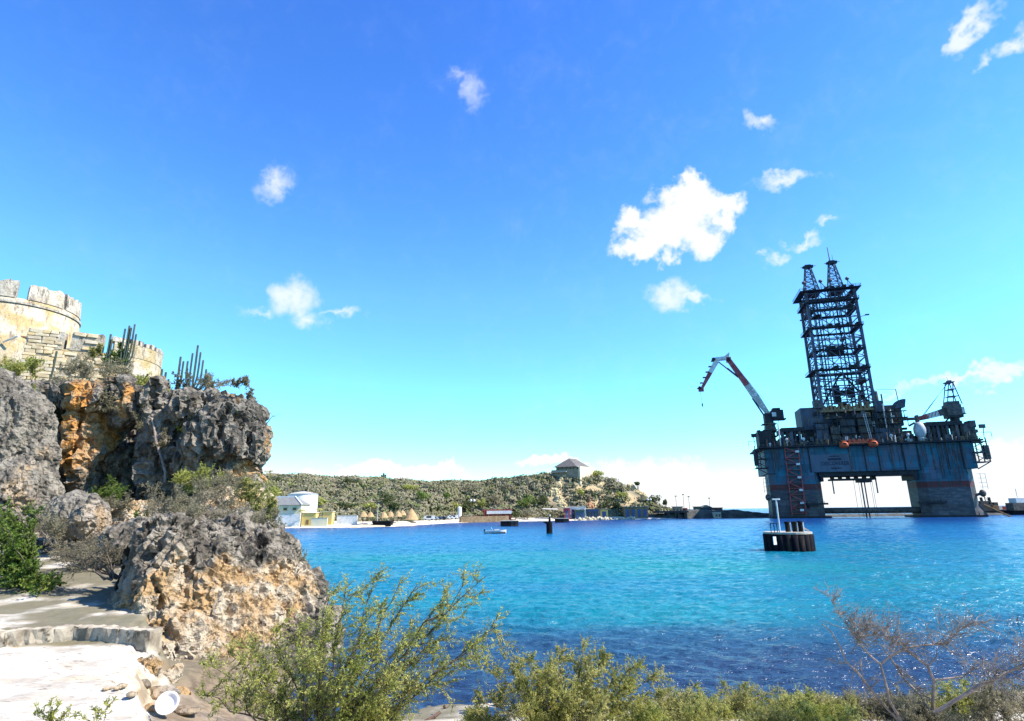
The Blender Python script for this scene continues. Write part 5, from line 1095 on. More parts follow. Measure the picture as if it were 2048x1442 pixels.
quadbox(.7, .76, -.1, -.03, gz_ + 1.2, gz_ + 4.2).build('white_arch', M['white'], hs)
# jetty bridge, breakwater, low buildings and masts beyond
M['dockdark'] = mat('dark_dock_timber', (0.02, 0.022, 0.028), (0.05, 0.045, 0.04), 1, .8)
yB = 318.0; q0, q1 = at(1312, 1030, yB), at(1378, 1030, yB); zb = z_at(1025.5, 1345, yB)
t = thing('jetty_bridge', 'low dark jetty bridge on stout piers at the foot of the headland', 'jetty', ((q0.x + q1.x) / 2, yB + 2, 0))
mb = MB(); mb.box(q0.x, q1.x, yB, yB + 6, zb, zb + 1.0); mb.build('deck', M['dockdark'], t)
for px in (1337, 1353, 1357, 1372): x = at(px, 1030, yB).x; mb = MB(); mb.box(x - .8, x + .8, yB + .5, yB + 5, -1, zb - .01); mb.build('pier', M['dockdark'], t)
for px in (1318, 1328, 1340, 1350, 1362): x = at(px, 1030, yB).x; mb = MB(); mb.beam((x, yB + .2, zb + 1), (x, yB + .2, zb + 2), .15); mb.build('rail_post', M['dockdark'], t)
def bw_h(x, y):
    p = np.stack([x, y, np.zeros_like(x)], 1); top = ramp(x, [(60, 0.6), (84, 3.2), (98, 4.6), (112, 4.0), (122, 4.2), (134, 2.6), (150, 1.6), (170, 1.0), (420, .8)])
    d = np.minimum(y - 319 - 2 * fbm(p * .08, 2), 352 - y); return np.where(d > 0, np.minimum(d * .5, 1) * top, d * .3) + .5 * fbm(p * .25, 3) * (d > -1)
v, f = grid(bw_h, np.arange(60, 420, 1.5), np.arange(312, 358, 1.5)); put('breakwater', mesh_np('breakwater', v, f), mat('dark_breakwater_rock', (.035, .036, .034), (.09, .085, .07), .25, .95, .4, .8), base=(0, 0, 0), kind='structure')
def box_thing(name, lab, cat, px0, px1, py0, py1, y, m_, dep=5, roof=None, gable=False):
    a, b = at(px0, py1, y), at(px1, py1, y); z0 = a.z - 1.0; z1 = at(px0, py0, y).z; t = thing(name, lab, cat, ((a.x + b.x) / 2, y + dep / 2, z0)); mb = MB(); mb.box(a.x, b.x, y, y + dep, z0, z1); mb.build('wall', m_, t)
    if gable:
        zr = z1 + (b.x - a.x) * .24; mx = (a.x + b.x) / 2; mb = MB(); mb.add([(a.x - .4, y - .4, z1 + .01), (b.x + .4, y - .4, z1 + .01), (mx, y - .4, zr), (a.x - .4, y + dep + .4, z1 + .01), (b.x + .4, y + dep + .4, z1 + .01), (mx, y + dep + .4, zr)], [(0, 1, 2), (5, 4, 3), (0, 3, 4, 1), (1, 4, 5, 2), (2, 5, 3, 0)]); mb.build('roof', roof, t)
    elif roof: mb = MB(); mb.box(a.x - .3, b.x + .3, y - .3, y + dep + .3, z1 + .01, z1 + .3); mb.build('roof', roof, t)
    for i in range(2): x = a.x + (b.x - a.x) * (.25 + .4 * i); mb = MB(); mb.box(x, x + 1.0, y - .08, y - .01, z0 + 1.6, z0 + 3.0); mb.build('opening', M['glassdark'], t)
    return t
box_thing('gabled_shed', 'grey gabled shed on the breakwater', 'shed', 1405, 1425, 1015, 1030, 330, M['greyst'], roof=M['slate'], gable=True); box_thing('flat_shed', 'dark green flat-roofed shed left of the gabled one on the breakwater', 'shed', 1393, 1405, 1014, 1030, 331, M['greenp'], roof=M['greenp'])
box_thing('concrete_block', 'pale concrete block at the water edge of the breakwater', 'block', 1428, 1443, 1024, 1036, 318, M['conc'], dep=3); box_thing('quay_hut', 'low grey hut on the jetty end', 'hut', 1350, 1366, 1014, 1026, 326, M['housestone'], roof=M['slate']); box_thing('red_hut', 'small red hut beside the jetty', 'hut', 1369, 1375, 1017, 1026, 326, M['redpaint'], roof=M['redpaint'])
box_thing('long_roof_shed', 'long dark low shed on the breakwater right of the concrete block', 'shed', 1430, 1446, 1016, 1027, 334, M['dockdark'], roof=M['slate'])
for (px, py, lab) in ((1354, 993, 'leftmost lamp mast by the jetty'), (1369, 990, 'tallest lamp mast with a dark head by the jetty'), (1380, 994, 'slim mast right of the tallest one by the jetty'), (1421, 997, 'single mast beside the gabled shed')):
    a = at(px, 1026, 328); zt = z_at(py, px, 328); t = thing('lamp_mast', lab, 'mast', (a.x, 328, a.z - 1)); mb = MB(); mb.tube((a.x, 328, a.z - 1.5), (a.x, 328, zt), .13, .09, 6); mb.build('pole', M['dockdark'], t); mb = MB(); mb.cbox((a.x, 328, zt), 1.0, .5, .45); mb.build('lamp_head', M['dockdark'], t)
# tug and work boat moored beyond the rig
def vessel(px0, px1, y, hm, um, lab, extra):
    a, b = at(px0, 1025, y), at(px1, 1025, y); L = b.x - a.x; t = thing('work_boat', lab, 'ship', ((a.x + b.x) / 2, y + 4, 0)); zd = z_at(1021, px0, y)
    mb = MB(); n = 10; vs = []; fs = []
    for i in range(n + 1):
        s_ = i / n; wv = 4.2 * (1 - max(0, (s_ - .6) / .4) ** 2) + .15; sh_ = zd + 1.2 * s_ ** 3
        vs += [(a.x + L * s_, y + 4 - wv, sh_), (a.x + L * s_ - .6 * s_, y + 4 - wv * .8, -1), (a.x + L * s_ - .6 * s_, y + 4 + wv * .8, -1), (a.x + L * s_, y + 4 + wv, sh_)]
    for i in range(n):
        for k in range(4): fs.append((4 * i + k, 4 * i + (k + 1) % 4, 4 * i + 4 + (k + 1) % 4, 4 * i + 4 + k))
    fs.append((3, 2, 1, 0)); fs.append((4 * n, 4 * n + 1, 4 * n + 2, 4 * n + 3)); mb.add(vs, fs); mb.build('hull', hm, t); extra(t, a.x, L, y, zd, um)
def tug(t, x, L, y, zd, um):
    for (f0, f1, h0, h1, m_, nm) in ((.04, .44, 0, 3.4, M['dockdark'], 'deckhouse'), (.4, .62, 0, 2.6, M['rust'], 'winch'), (.63, .72, 0, 2.4, M['white'], 'locker'), (.73, .9, 0, 2.2, M['redpaint'], 'cargo'), (.1, .34, 3.42, 5.2, M['dockdark'], 'wheelhouse'), (.5, .62, 2.62, 4.4, M['dockdark'], 'bridge')):
        mb = MB(); mb.box(x + L * f0, x + L * f1, y + 1.5, y + 6.5, zd + h0, zd + h1); mb.build(nm, m_, t)
    for f0 in (.26, .5): mb = MB(); mb.tube((x + L * f0, y + 4, zd + 3), (x + L * f0 - .3, y + 4, zd + 7.2), .7, n=8); mb.build('funnel', M['dockdark'], t)
    mb = MB(); mb.beam((x + L * .3, y + 2, zd + 3), (x + L * .25, y + 2, zd + 9.2), .3); mb.build('mast', M['dockdark'], t)
vessel(1963, 2030, 330, M['dockdark'], M['orange'], 'tug with orange and red deck gear moored just right of the rig', tug)
def ship(t, x, L, y, zd, um):
    for (f0, f1, h0, h1, m_, nm) in ((.1, .6, 0, 4, M['midst'], 'deckhouse'), (.2, .7, 4.02, 6.5, M['white'], 'wheelhouse'), (.62, .95, 0, 2.4, M['dockdark'], 'cargo')):
        mb = MB(); mb.box(x + L * f0, x + L * f1, y + 1.5, y + 6.5, zd + h0, zd + h1); mb.build(nm, m_, t)
    mb = MB(); mb.beam((x + L * .3, y + 3, zd + 6.5), (x + L * .3, y + 3, zd + 11.5), .25); mb.build('mast', M['white'], t)
vessel(2026, 2110, 318, M['tarred'], M['white'], 'black-hulled ship with a white wheelhouse cut by the right edge', ship)

# ------------------------------------------------------------------ plants
def tubes_np(P0, P1, R0, R1, n=3):
    P0, P1 = np.asarray(P0, float), np.asarray(P1, float); R0, R1 = np.asarray(R0), np.asarray(R1); N = len(P0)
    d = P1 - P0; d /= np.linalg.norm(d, axis=1)[:, None] + 1e-9
    up = np.where(np.abs(d[:, 2:3]) < .9, np.array([[0, 0, 1.]]), np.array([[1., 0, 0]])); a = np.cross(d, up); a /= np.linalg.norm(a, axis=1)[:, None] + 1e-9; b = np.cross(d, a)
    t = 2 * np.pi * np.arange(n) / n; ring = a[:, None, :] * np.cos(t)[None, :, None] + b[:, None, :] * np.sin(t)[None, :, None]
    v = np.concatenate([P0[:, None] + ring * R0[:, None, None], P1[:, None] + ring * R1[:, None, None]], 1).reshape(-1, 3)
    i = np.arange(n); q = np.stack([i, i + n, (i + 1) % n + n, (i + 1) % n], 1)
    return v, (q[None] + (np.arange(N) * 2 * n)[:, None, None]).reshape(-1, 4)
def leaves_np(c, d, L, Wd, rs, nrm=None):
    N = len(c); d = d / (np.linalg.norm(d, axis=1)[:, None] + 1e-9); s = np.cross(d, rs.normal(size=(N, 3)) if nrm is None else nrm); s /= np.linalg.norm(s, axis=1)[:, None] + 1e-9
    l = L * rs.uniform(.6, 1.3, N)[:, None]; w = Wd * rs.uniform(.7, 1.3, N)[:, None]
    v = np.stack([c - d * l * .5, c + s * w * .5, c + d * l * .5, c - s * w * .5], 1).reshape(-1, 3)
    return v, np.arange(4 * N).reshape(-1, 4)
class Plant:
    def __init__(s, seed): s.rs = np.random.RandomState(seed); s.seg = []; s.lc = []; s.ld = []
    def bez(s, p, q, sag, k=8, wob=.04):
        p, q = np.array(p, float), np.array(q, float); m = (p + q) / 2 + np.array(sag); L = np.linalg.norm(q - p); out = []
        for i in range(k + 1):
            t = i / k; out.append((1 - t) ** 2 * p + 2 * t * (1 - t) * m + t * t * q + (s.rs.normal(size=3) * wob * L * .3 if 0 < i < k else 0))
        return out
    def poly(s, pts, r0, r1):
        k = len(pts) - 1
        for i in range(k): s.seg.append((pts[i], pts[i + 1], r0 + (r1 - r0) * i / k, r0 + (r1 - r0) * (i + 1) / k))
    def twig(s, p, d, L, r, nleaf, wob=.35):
        d = d / (np.linalg.norm(d) + 1e-9); k = 3; q = p
        for i in range(k):
            d2 = d + s.rs.normal(size=3) * wob * .5; d2 /= np.linalg.norm(d2); n = q + d2 * L / k; s.seg.append((q, n, r * (1 - i / k * .6), r * (1 - (i + 1) / k * .6)))
            m = int(nleaf / k + s.rs.rand())
            if m: z = s.rs.normal(size=(2 * m, 3)); s.lc.append(q + (n - q) * s.rs.rand(m, 1) + z[:m] * L * .05); s.ld.append(d2 + z[m:] * .8)
            q = n; d = d2
    def spray(s, p, d, L, r, ntw, tl, nleaf, lean, spread=.7):
        """side branch with twigs"""
        d = d / (np.linalg.norm(d) + 1e-9); q = p; k = 4
        for i in range(k):
            d2 = d + s.rs.normal(size=3) * .22 + lean * .18; d2 /= np.linalg.norm(d2); n = q + d2 * L / k; s.seg.append((q, n, r * (1 - .7 * i / k), r * (1 - .7 * (i + 1) / k)))
            for j in range(max(1, int(ntw / k + s.rs.rand()))):
                s.twig(q + (n - q) * s.rs.rand(), d2 * .7 + s.rs.normal(size=3) * spread + lean * .5, tl * s.rs.uniform(.6, 1.3), r * .4, nleaf)
            q = n; d = d2
    def build(s, name, wm, lm, leafL, leafW, label, cat, base, group=None, sides=3, crown='foliage'):
        t = thing(name, label, cat, base, group)
        if s.seg:
            a, b, c, d = zip(*s.seg); v, f = tubes_np(a, b, c, d, sides); put('branches', mesh_np('branches', v, f), wm, t)
        if s.lc:
            v, f = leaves_np(np.concatenate(s.lc), np.concatenate(s.ld), leafL, leafW, s.rs); put(crown, mesh_np(crown, v, f), lm, t)
        return t
def bush(seed, base, targets, r0, nspray, sL, ntw, tl, nleaf, lean, sag=(0, 0, .3), t0=.22, spread=.7, jit=.15, rsc=1.0):
    P = Plant(seed); base = np.array(base, float); lean = np.array(lean, float)
    for q in targets:
        q = np.array(q, float); b = base + P.rs.normal(size=3) * np.array((jit, jit, 0)); pts = P.bez(b, q, np.array(sag) * P.rs.uniform(.3, 1.4)); L = np.linalg.norm(q - b); P.poly(pts, r0, r0 * .22)
        for j in range(nspray):
            t = t0 + (1 - t0) * (j + P.rs.rand()) / nspray; i = min(int(t * (len(pts) - 1)), len(pts) - 2); fr = t * (len(pts) - 1) - i; p = pts[i] + (pts[i + 1] - pts[i]) * fr
            d = (pts[i + 1] - pts[i]); d /= np.linalg.norm(d); dd = d * .8 + P.rs.normal(size=3) * .65 + lean * .4
            P.spray(p, dd, sL * P.rs.uniform(.5, 1.2) * (1.1 - .45 * t), r0 * .30 * rsc, ntw, tl, nleaf, lean, spread)
    return P
M['bark'] = mat('grey_brown_bark', (0.075, 0.058, 0.045), (0.13, 0.105, 0.085), 6, .9, spec=.15)
M['palebark'] = mat('pale_bark', (0.27, 0.225, 0.19), (0.16, 0.13, 0.11), 5, .9, spec=.15)
M['twiggrey'] = mat('dry_grey_twigs', (0.27, 0.23, 0.18), (0.17, 0.14, 0.11), 4, .9, spec=.15)
M['leaf_olive'] = leafmat('acacia_leaves', (0.33, 0.34, 0.06), (0.47, 0.45, 0.13), .9, (0.15, 0.19, 0.035))
M['leaf_yellow'] = leafmat('yellow_green_leaves', (0.34, 0.33, 0.075), (0.44, 0.40, 0.14), .9, (0.18, 0.20, 0.045))
M['leaf_green'] = leafmat('fresh_green_leaves', (0.10, 0.17, 0.022), (0.19, 0.24, 0.045), 1.0, (0.05, 0.09, 0.015))
M['leaf_dry'] = leafmat('dry_grey_leaves', (0.23, 0.20, 0.115), (0.31, 0.275, 0.17), 1.0, (0.14, 0.13, 0.065))
M['leaf_dark'] = leafmat('dark_green_leaves', (0.045, 0.068, 0.016), (0.08, 0.10, 0.03), 1.0, (0.11, 0.12, 0.045))
A = lambda px, py, y: np.array(at(px, py, y))
# the large acacia in front
yb = 12.0; base = at(640, 1560, yb); base.z = near_z(base.x, base.y) - .05
tg = [A(x, y, yb + dy) for (x, y, dy) in ((1000, 1248, .2), (972, 1152, .5), (925, 1172, -.3), (880, 1205, .8), (835, 1168, .1), (790, 1195, -.5), (748, 1150, .5), (700, 1180, -.2), (655, 1190, .6), (640, 1250, -.5), (590, 1265, .4), (545, 1275, 0), (500, 1290, .6), (455, 1305, 0), (420, 1330, .3), (400, 1385, -.3), (945, 1296, -.3), (870, 1280, .3), (800, 1290, -.6), (720, 1270, -.8), (600, 1330, -.9), (520, 1350, -.7), (700, 1350, -1.0), (460, 1390, -.9), (780, 1360, -.8), (900, 1345, .2))]
P = bush(101, base, tg, .032, 14, .66, 11, .26, 16, (.55, .05, .35), (-.1, 0, .25), .18, .6)
P.build('acacia_bush', M['bark'], M['leaf_olive'], .060, .016, 'large feathery acacia bush leaning right in front of the rock and sea', 'bush', base)
base = at(1115, 1540, 13.2); base.z = near_z(base.x, base.y) - .05
tg = [A(x, y, 13.2 + dy) for (x, y, dy) in ((1165, 1305, 0), (1120, 1312, .5), (1060, 1318, -.3), (1010, 1320, .4), (960, 1335, 0), (1215, 1318, .3), (1270, 1330, -.4), (1310, 1348, .2), (1090, 1345, -.8), (1180, 1345, -.7), (1030, 1370, -.6), (1250, 1375, -.7), (1320, 1395, -.2), (960, 1400, -.3), (1130, 1390, -1.0), (1200, 1410, -1.1), (1050, 1420, -1))]
P = bush(102, base, tg, .020, 15, .5, 12, .23, 24, (.4, 0, .3), (0, 0, .2), .15, .75)
P.build('acacia_bush', M['bark'], M['leaf_yellow'], .054, .016, 'rounder yellow green acacia bush at the bottom centre before the water', 'bush', base)
# low scrub along the bottom
SCR = ((1290, 1390, 1388, 14.6, 'low green scrub right of the yellow green bush', 'leaf_yellow'), (1370, 1470, 1392, 15.0, 'second tuft of low scrub right of the yellow green bush', 'leaf_olive'), (1450, 1550, 1386, 15.2, 'low yellow scrub at the middle of the bottom edge strip', 'leaf_yellow'), (1530, 1630, 1394, 15.2, 'low olive scrub before the bare tree, second from it', 'leaf_olive'), (1600, 1700, 1400, 15.3, 'low yellow scrub left of the bare tree foot', 'leaf_yellow'), (1680, 1780, 1402, 15.2, 'low dry scrub at the bare tree foot', 'leaf_dry'), (1770, 1880, 1398, 14.6, 'dry brushwood right of the bare tree foot', 'leaf_dry'), (1860, 1970, 1388, 14.4, 'olive brushwood near the right corner', 'leaf_olive'), (1940, 2060, 1375, 13.8, 'dry brushwood in the bottom right corner', 'leaf_dry'),
       (1230, 1330, 1418, 13.4, 'front scrub tuft at the right foot of the yellow green bush', 'leaf_olive'), (1340, 1450, 1420, 13.6, 'front scrub tuft below the low green scrub', 'leaf_yellow'), (1460, 1580, 1422, 13.6, 'front scrub tuft at the bottom edge right of centre', 'leaf_yellow'), (1590, 1710, 1424, 13.6, 'front scrub tuft left of the bare tree stems', 'leaf_olive'), (1800, 1920, 1420, 13.2, 'front scrub tuft right of the bare tree stems', 'leaf_dry'), (690, 800, 1424, 13.4, 'low scrub tuft at the right foot of the large acacia', 'leaf_olive'), (920, 1010, 1428, 13.2, 'low scrub tuft at the left foot of the yellow green bush', 'leaf_yellow'))
for i, (x0, x1, yt, y, lab, lm) in enumerate(SCR):
    base = at((x0 + x1) / 2, 1480, y); base.z = near_z(base.x, base.y) - .05; rr = np.random.RandomState(200 + i)
    tg = [A(x0 + (x1 - x0) * rr.rand(), yt + 5 + rr.uniform(-12, 30) + 10 * math.sin(k * 1.7), y + rr.uniform(-.5, .5)) for k in range(20)]
    P = bush(210 + i, base, tg, .009, 8, .30, 8, .16, 15, (.3, 0, .5), (0, 0, .1), .1, .8, jit=.5); P.build('low_scrub', M['twiggrey'], M[lm], .050, .013, lab, 'scrub', base, 'low scrub along the near waterline')
# bare tree on the right
Z8 = lambda X, Y, y=13.0: A(1300 + X / 2.738, 1080 + Y / 2.738, y)
P = Plant(303); lean = np.array((.45, 0, .12))
lines = [([(1400, 1090), (1360, 985), (1300, 925), (1220, 830), (1150, 740), (1070, 660), (1045, 590), (990, 500), (945, 460)], .034, .010, .1), ([(1400, 1090), (1370, 980), (1310, 880), (1290, 780), (1262, 680), (1200, 630), (1150, 570), (1115, 490)], .036, .010, -.1), ([(1262, 680), (1310, 640), (1400, 590), (1490, 575), (1620, 570), (1680, 510), (1740, 460), (1800, 455)], .026, .006, -.1),
         ([(1550, 1090), (1550, 985), (1550, 900), (1555, 770), (1520, 690), (1420, 615), (1360, 560), (1290, 520), (1200, 520)], .046, .007, 0), ([(1520, 690), (1570, 640), (1570, 600)], .018, .006, 0), ([(1555, 765), (1650, 755), (1720, 745), (1790, 695)], .022, .007, .2), ([(1550, 960), (1480, 850), (1400, 770), (1320, 650), (1260, 570)], .030, .009, .3), ([(1550, 950), (1650, 890), (1800, 800), (1900, 750), (2048, 680), (2120, 640)], .046, .018, -.3),
         ([(1150, 570), (1060, 440), (1020, 380), (960, 280)], .010, .004, 0), ([(1200, 520), (1180, 480), (1080, 430)], .009, .004, 0)]
tips = []
for (pts, r0, r1, dy) in lines:
    w = [Z8(X, Y, 13.0 + dy * min(1, i / 2) + .05 * math.sin(i * 1.3)) for i, (X, Y) in enumerate(pts)]; P.poly(w, r0, r1); tips.append(w)
def canopy(pts, n, L, ntw, tl, nl, dirn):
    for k in range(n):
        i = P.rs.randint(len(pts) - 1); p = pts[i] + (pts[i + 1] - pts[i]) * P.rs.rand(); P.spray(p, np.array(dirn) + P.rs.normal(size=3) * .55, L * P.rs.uniform(.5, 1.3), .0085, ntw, tl, nl, lean, .8)
canopy(tips[2][3:], 40, .55, 9, .22, 2, (.3, 0, .35)); canopy(tips[3][5:], 38, .6, 9, .22, 2, (-.1, 0, .45)); canopy(tips[8], 22, .38, 12, .15, 2, (.15, 0, .4)); canopy(tips[1][6:], 20, .5, 10, .18, 2, (.1, 0, .5)); canopy(tips[9], 20, .5, 10, .18, 1, (.2, 0, .4))
canopy(tips[7][2:], 50, .7, 9, .22, 5, (.2, 0, .3)); canopy(tips[5][2:], 8, .4, 8, .18, 3, (.3, 0, .2)); canopy(tips[0][2:6], 10, .5, 8, .2, 4, (-.5, 0, .1)); canopy(tips[6][1:4], 10, .45, 8, .2, 4, (.3, 0, -.1))
b0 = Vector((float(tips[3][0][0]), float(tips[3][0][1]), 0)); b0.z = near_z(b0.x, b0.y)
for tp in (tips[0][0], tips[3][0]): P.seg.append((tp, np.array((tp[0] + .1, tp[1], b0.z - .1)), .04, .05))
P.build('bare_thorn_tree', M['palebark'], M['leaf_dry'], .03, .011, 'nearly leafless thorn tree with forked grey stems before the water at right', 'tree', b0, sides=5)
p = A(2034, 1240, 13.2); P = Plant(310)
for k in range(7): P.twig(p, P.rs.normal(size=3) * np.array((1, .3, 1)), .13, .007, 0)
P.seg.append((p, A(2052, 1300, 13.2), .005, .006)); P.seg.append((A(2052, 1300, 13.2), A(2075, 1400, 13.4), .006, .012)); P.seg.append((A(2075, 1400, 13.4), A(2080, 1640, 13.6), .012, .016))
P.build('dry_seed_stalk', M['bark'], M['leaf_dry'], .03, .01, 'thin dry stalk with a starry seed head at the right edge', 'plant', at(2080, 1640, 13.6))
# small plants bottom left
for i, (x, y, tgs, lab) in enumerate(((110, 11.6, ((70, 1412), (95, 1402), (120, 1408), (140, 1420), (60, 1430), (105, 1425), (150, 1432)), 'small green plant at the bottom left on the pale rock'), (200, 11.4, ((215, 1405), (190, 1420), (170, 1436), (230, 1398)), 'thin creeping sprig on the pale rock near the white basin'))):
    base = onz(x, 1452, 1.5); P = bush(320 + i, base, [np.array(onz(q[0], q[1] + 40, 1.5)) * 0 + A(q[0], q[1], base.y) for q in tgs], .007, 5, .14, 6, .08, 12, (.1, 0, .3), (0, 0, .05), .2, .8, jit=.05); P.build('small_plant', M['bark'], M['leaf_olive'], .028, .016, lab, 'plant', base)
p = onz(45, 1290, 1.86); P = bush(330, p, [A(x, y, p.y - .1) for (x, y) in ((40, 1262), (60, 1265), (75, 1262), (30, 1275))], .014, 3, .14, 5, .1, 0, (.2, 0, .3), (0, 0, .03), .3); P.build('dead_sprig', M['bark'], M['leaf_dry'], .02, .01, 'dead brown sprig against the lit part of the ledge', 'plant', p)
# green shrub and wind-bent acacia on the left
def leafy(seed, spots, base, n, tw, nl, lean=(0, 0, .2), r0=.03, sL=.6, tl=.25):
    rr = np.random.RandomState(seed); tg = []
    for (px, py, rx, ry, y) in spots:
        for k in range(n):
            a, q = rr.rand() * 6.28, math.sqrt(rr.rand()); tg.append(A(px + rx * q * math.cos(a), py + ry * q * math.sin(a), y + rr.normal() * rx * mpp(y) * .6))
    return bush(seed + 1, base, tg, r0, 6, sL, tw, tl, nl, lean, (0, 0, .2), .45, .8)
base = at(55, 1205, 22.5); base.z = near_z(base.x, base.y) - .1
P = leafy(400, ((40, 1060, 50, 50, 23), (55, 1130, 60, 50, 22), (70, 1170, 45, 35, 21.4), (10, 1090, 40, 80, 22)), base, 11, 8, 12); P.build('green_shrub', M['bark'], M['leaf_green'], .105, .05, 'dense fresh green shrub at the left edge above the flat ground', 'bush', base)
base = at(228, 1158, 21.0)
P = bush(410, base, [A(x, y, 21.3 + d_) for (x, y, d_) in ((120, 1108, .4), (150, 1090, 0), (180, 1082, .5), (210, 1090, -.3), (135, 1130, -.4), (160, 1120, .3), (190, 1110, -.2), (240, 1100, .3), (105, 1120, .8))], .05, 9, .7, 8, .28, 7, (-.3, 0, .2), (0, 0, .25), .35, .6); P.build('wind_bent_acacia', M['bark'], M['leaf_dry'], .06, .02, 'wind-bent grey green acacia growing left from the rock', 'tree', base)
# shrubs on the slope between rock and cliff, on the cliff and at the fort foot
SH = [(330, 1010, 55, 40, 27.0, 'leaf_dry', 'twiggy grey green bush behind the peak of the pitted rock', 12), (430, 990, 60, 40, 29.0, 'leaf_dry', 'broad dry bush under the overhang', 13), (510, 985, 45, 45, 30.0, 'leaf_yellow', 'golden dry bush at the right foot of the cliff', 11), (470, 1040, 60, 30, 26.0, 'leaf_dry', 'dry brush on the shoulder of the pitted rock', 10), (545, 1050, 30, 40, 26.0, 'leaf_dry', 'dry brush hanging over the sea side of the slope', 8), (590, 1130, 24, 45, 24.0, 'leaf_dry', 'grey twigs along the sea edge of the pitted rock', 7), (610, 1190, 20, 35, 23.0, 'leaf_dry', 'lowest grey twigs on the sea edge of the pitted rock', 6),
      (200, 985, 45, 30, 34.0, 'leaf_green', 'green bush in front of the orange pillar', 9), (290, 1050, 35, 30, 28.0, 'leaf_green', 'green bush beside the small grey stump', 8), (95, 960, 30, 50, 37.0, 'leaf_dark', 'dark bush in the cleft behind the leaning slab', 9), (100, 830, 35, 45, 39.5, 'leaf_dark', 'dark hanging bush right of the leaning slab top', 9), (150, 1105, 60, 18, 24.5, 'leaf_dry', 'grey thicket below the spiked boulder', 8), (100, 1050, 45, 45, 26.5, 'leaf_dry', 'leafless grey thicket left of the spiked boulder', 8),
      (240, 745, 45, 22, 45.0, 'leaf_dry', 'dry grey bush at the foot of the fort wall', 9), (170, 738, 45, 22, 46.0, 'leaf_dry', 'dry bush below the stone corner of the fort', 9), (235, 712, 30, 24, 50.0, 'leaf_green', 'bright green bush growing against the fort wall', 10), (195, 702, 18, 12, 50.5, 'leaf_yellow', 'yellow green bush against the fort wall', 6), (40, 735, 45, 20, 44.0, 'leaf_olive', 'olive bush at the far left below the fort', 8), (20, 790, 40, 18, 34.0, 'leaf_olive', 'olive brush on top of the leaning slab', 7), (330, 800, 40, 22, 40.0, 'leaf_olive', 'olive brush on the cliff edge left of the cracked block', 9), (300, 770, 35, 16, 43.0, 'leaf_yellow', 'pale brush below the round end of the fort wall', 7), (120, 770, 50, 14, 42.0, 'leaf_dry', 'dry brush hanging above the dark cleft', 7), (290, 840, 26, 30, 37.5, 'leaf_dry', 'dry bush hanging over the cave mouth', 7), (345, 850, 36, 20, 38.0, 'leaf_olive', 'olive bush on the ledge right of the cave mouth', 7),
      (380, 1030, 60, 26, 26.5, 'leaf_dry', 'dry brush on the saddle behind the pitted rock', 12), (400, 960, 50, 24, 33.0, 'leaf_olive', 'olive brush along the foot of the cliff face', 10), (470, 955, 40, 22, 34.0, 'leaf_dry', 'dry brush under the right end of the overhang', 9), (530, 1015, 30, 30, 28.0, 'leaf_yellow', 'golden brush at the sea end of the slope', 8), (70, 870, 26, 60, 40.0, 'leaf_dark', 'dark climbing bush in the deep cleft', 8), (230, 1010, 40, 22, 31.0, 'leaf_dry', 'dry brush before the cave floor', 8), (265, 770, 40, 18, 42.5, 'leaf_olive', 'olive brush on the rim above the orange pillar', 8),
      (210, 800, 40, 24, 36.8, 'leaf_dry', 'dry grey brush draped over the orange pillar top', 8), (330, 880, 30, 34, 37.0, 'leaf_dry', 'dry grey brush draped beside the pale root', 8), (400, 890, 30, 24, 36.4, 'leaf_dry', 'dry tuft clinging to the middle of the dark cliff', 6), (60, 800, 34, 26, 33.5, 'leaf_olive', 'olive tuft on the right shoulder of the leaning slab', 6),
      (430, 765, 40, 14, 39.5, 'leaf_dry', 'bare windswept twigs on top of the cracked block', 6), (480, 762, 22, 12, 38.8, 'leaf_dry', 'bare twigs at the right top edge of the cliff', 6), (365, 765, 22, 30, 40.5, 'leaf_dry', 'thin leafless shrub between the cacti', 6), (500, 800, 16, 22, 38.6, 'leaf_dry', 'twigs sticking out of the right cliff edge', 4)]
for i, (px, py, rx, ry, y, lm, lab, n) in enumerate(SH):
    base = at(px, py + ry * .9, y + .3); dry = lm == 'leaf_dry'
    rr = np.random.RandomState(500 + i); tg = []
    for k in range(n + 3):
        a, q = rr.rand() * 6.28, math.sqrt(rr.rand()); tg.append(A(px + rx * q * math.cos(a), py + ry * q * math.sin(a) - ry * .1, y + rr.normal() * rx * mpp(y) * .5))
    s_ = max(.45, rx * mpp(y) * .55)
    P = bush(530 + i, base, tg, .020, 8, s_ * .8, 9, s_ * .32, 6 if dry else 14, (.25, 0, .25), (0, 0, .1), .35, .8, jit=rx * mpp(y) * .35)
    P.build('dry_bush' if dry else 'bush', M['twiggrey'], M[lm], .075 * y / 30, .035 * y / 30, lab, 'bush', base, 'bushes on the cliff and slope')
p = A(522, 868, 37.6); P = Plant(590); w = [p, A(535, 845, 37.4), A(545, 832, 37.2)]; P.poly(w, .05, .02)
for (x, y) in ((560, 828), (556, 836), (540, 820), (534, 815), (560, 835)): P.spray(w[-1], A(x, y, 37.2) - w[-1], .55, .014, 6, .25, 0, np.array((.3, 0, .1)))
P.build('bare_sapling', M['twiggrey'], M['leaf_dry'], .03, .01, 'bare sapling jutting out over the sea from the cliff edge', 'tree', Vector(tuple(p)))
# a pale root down the cave mouth
P = Plant(595); P.poly([A(x, y, 36.6) for (x, y) in ((303, 836), (308, 855), (312, 885), (322, 915), (330, 945), (328, 965))], .10, .12); P.build('aerial_root', M['palebark'], M['leaf_dry'], .03, .01, 'pale root hanging down the right side of the cave', 'root', Vector(tuple(A(328, 965, 36.6))))
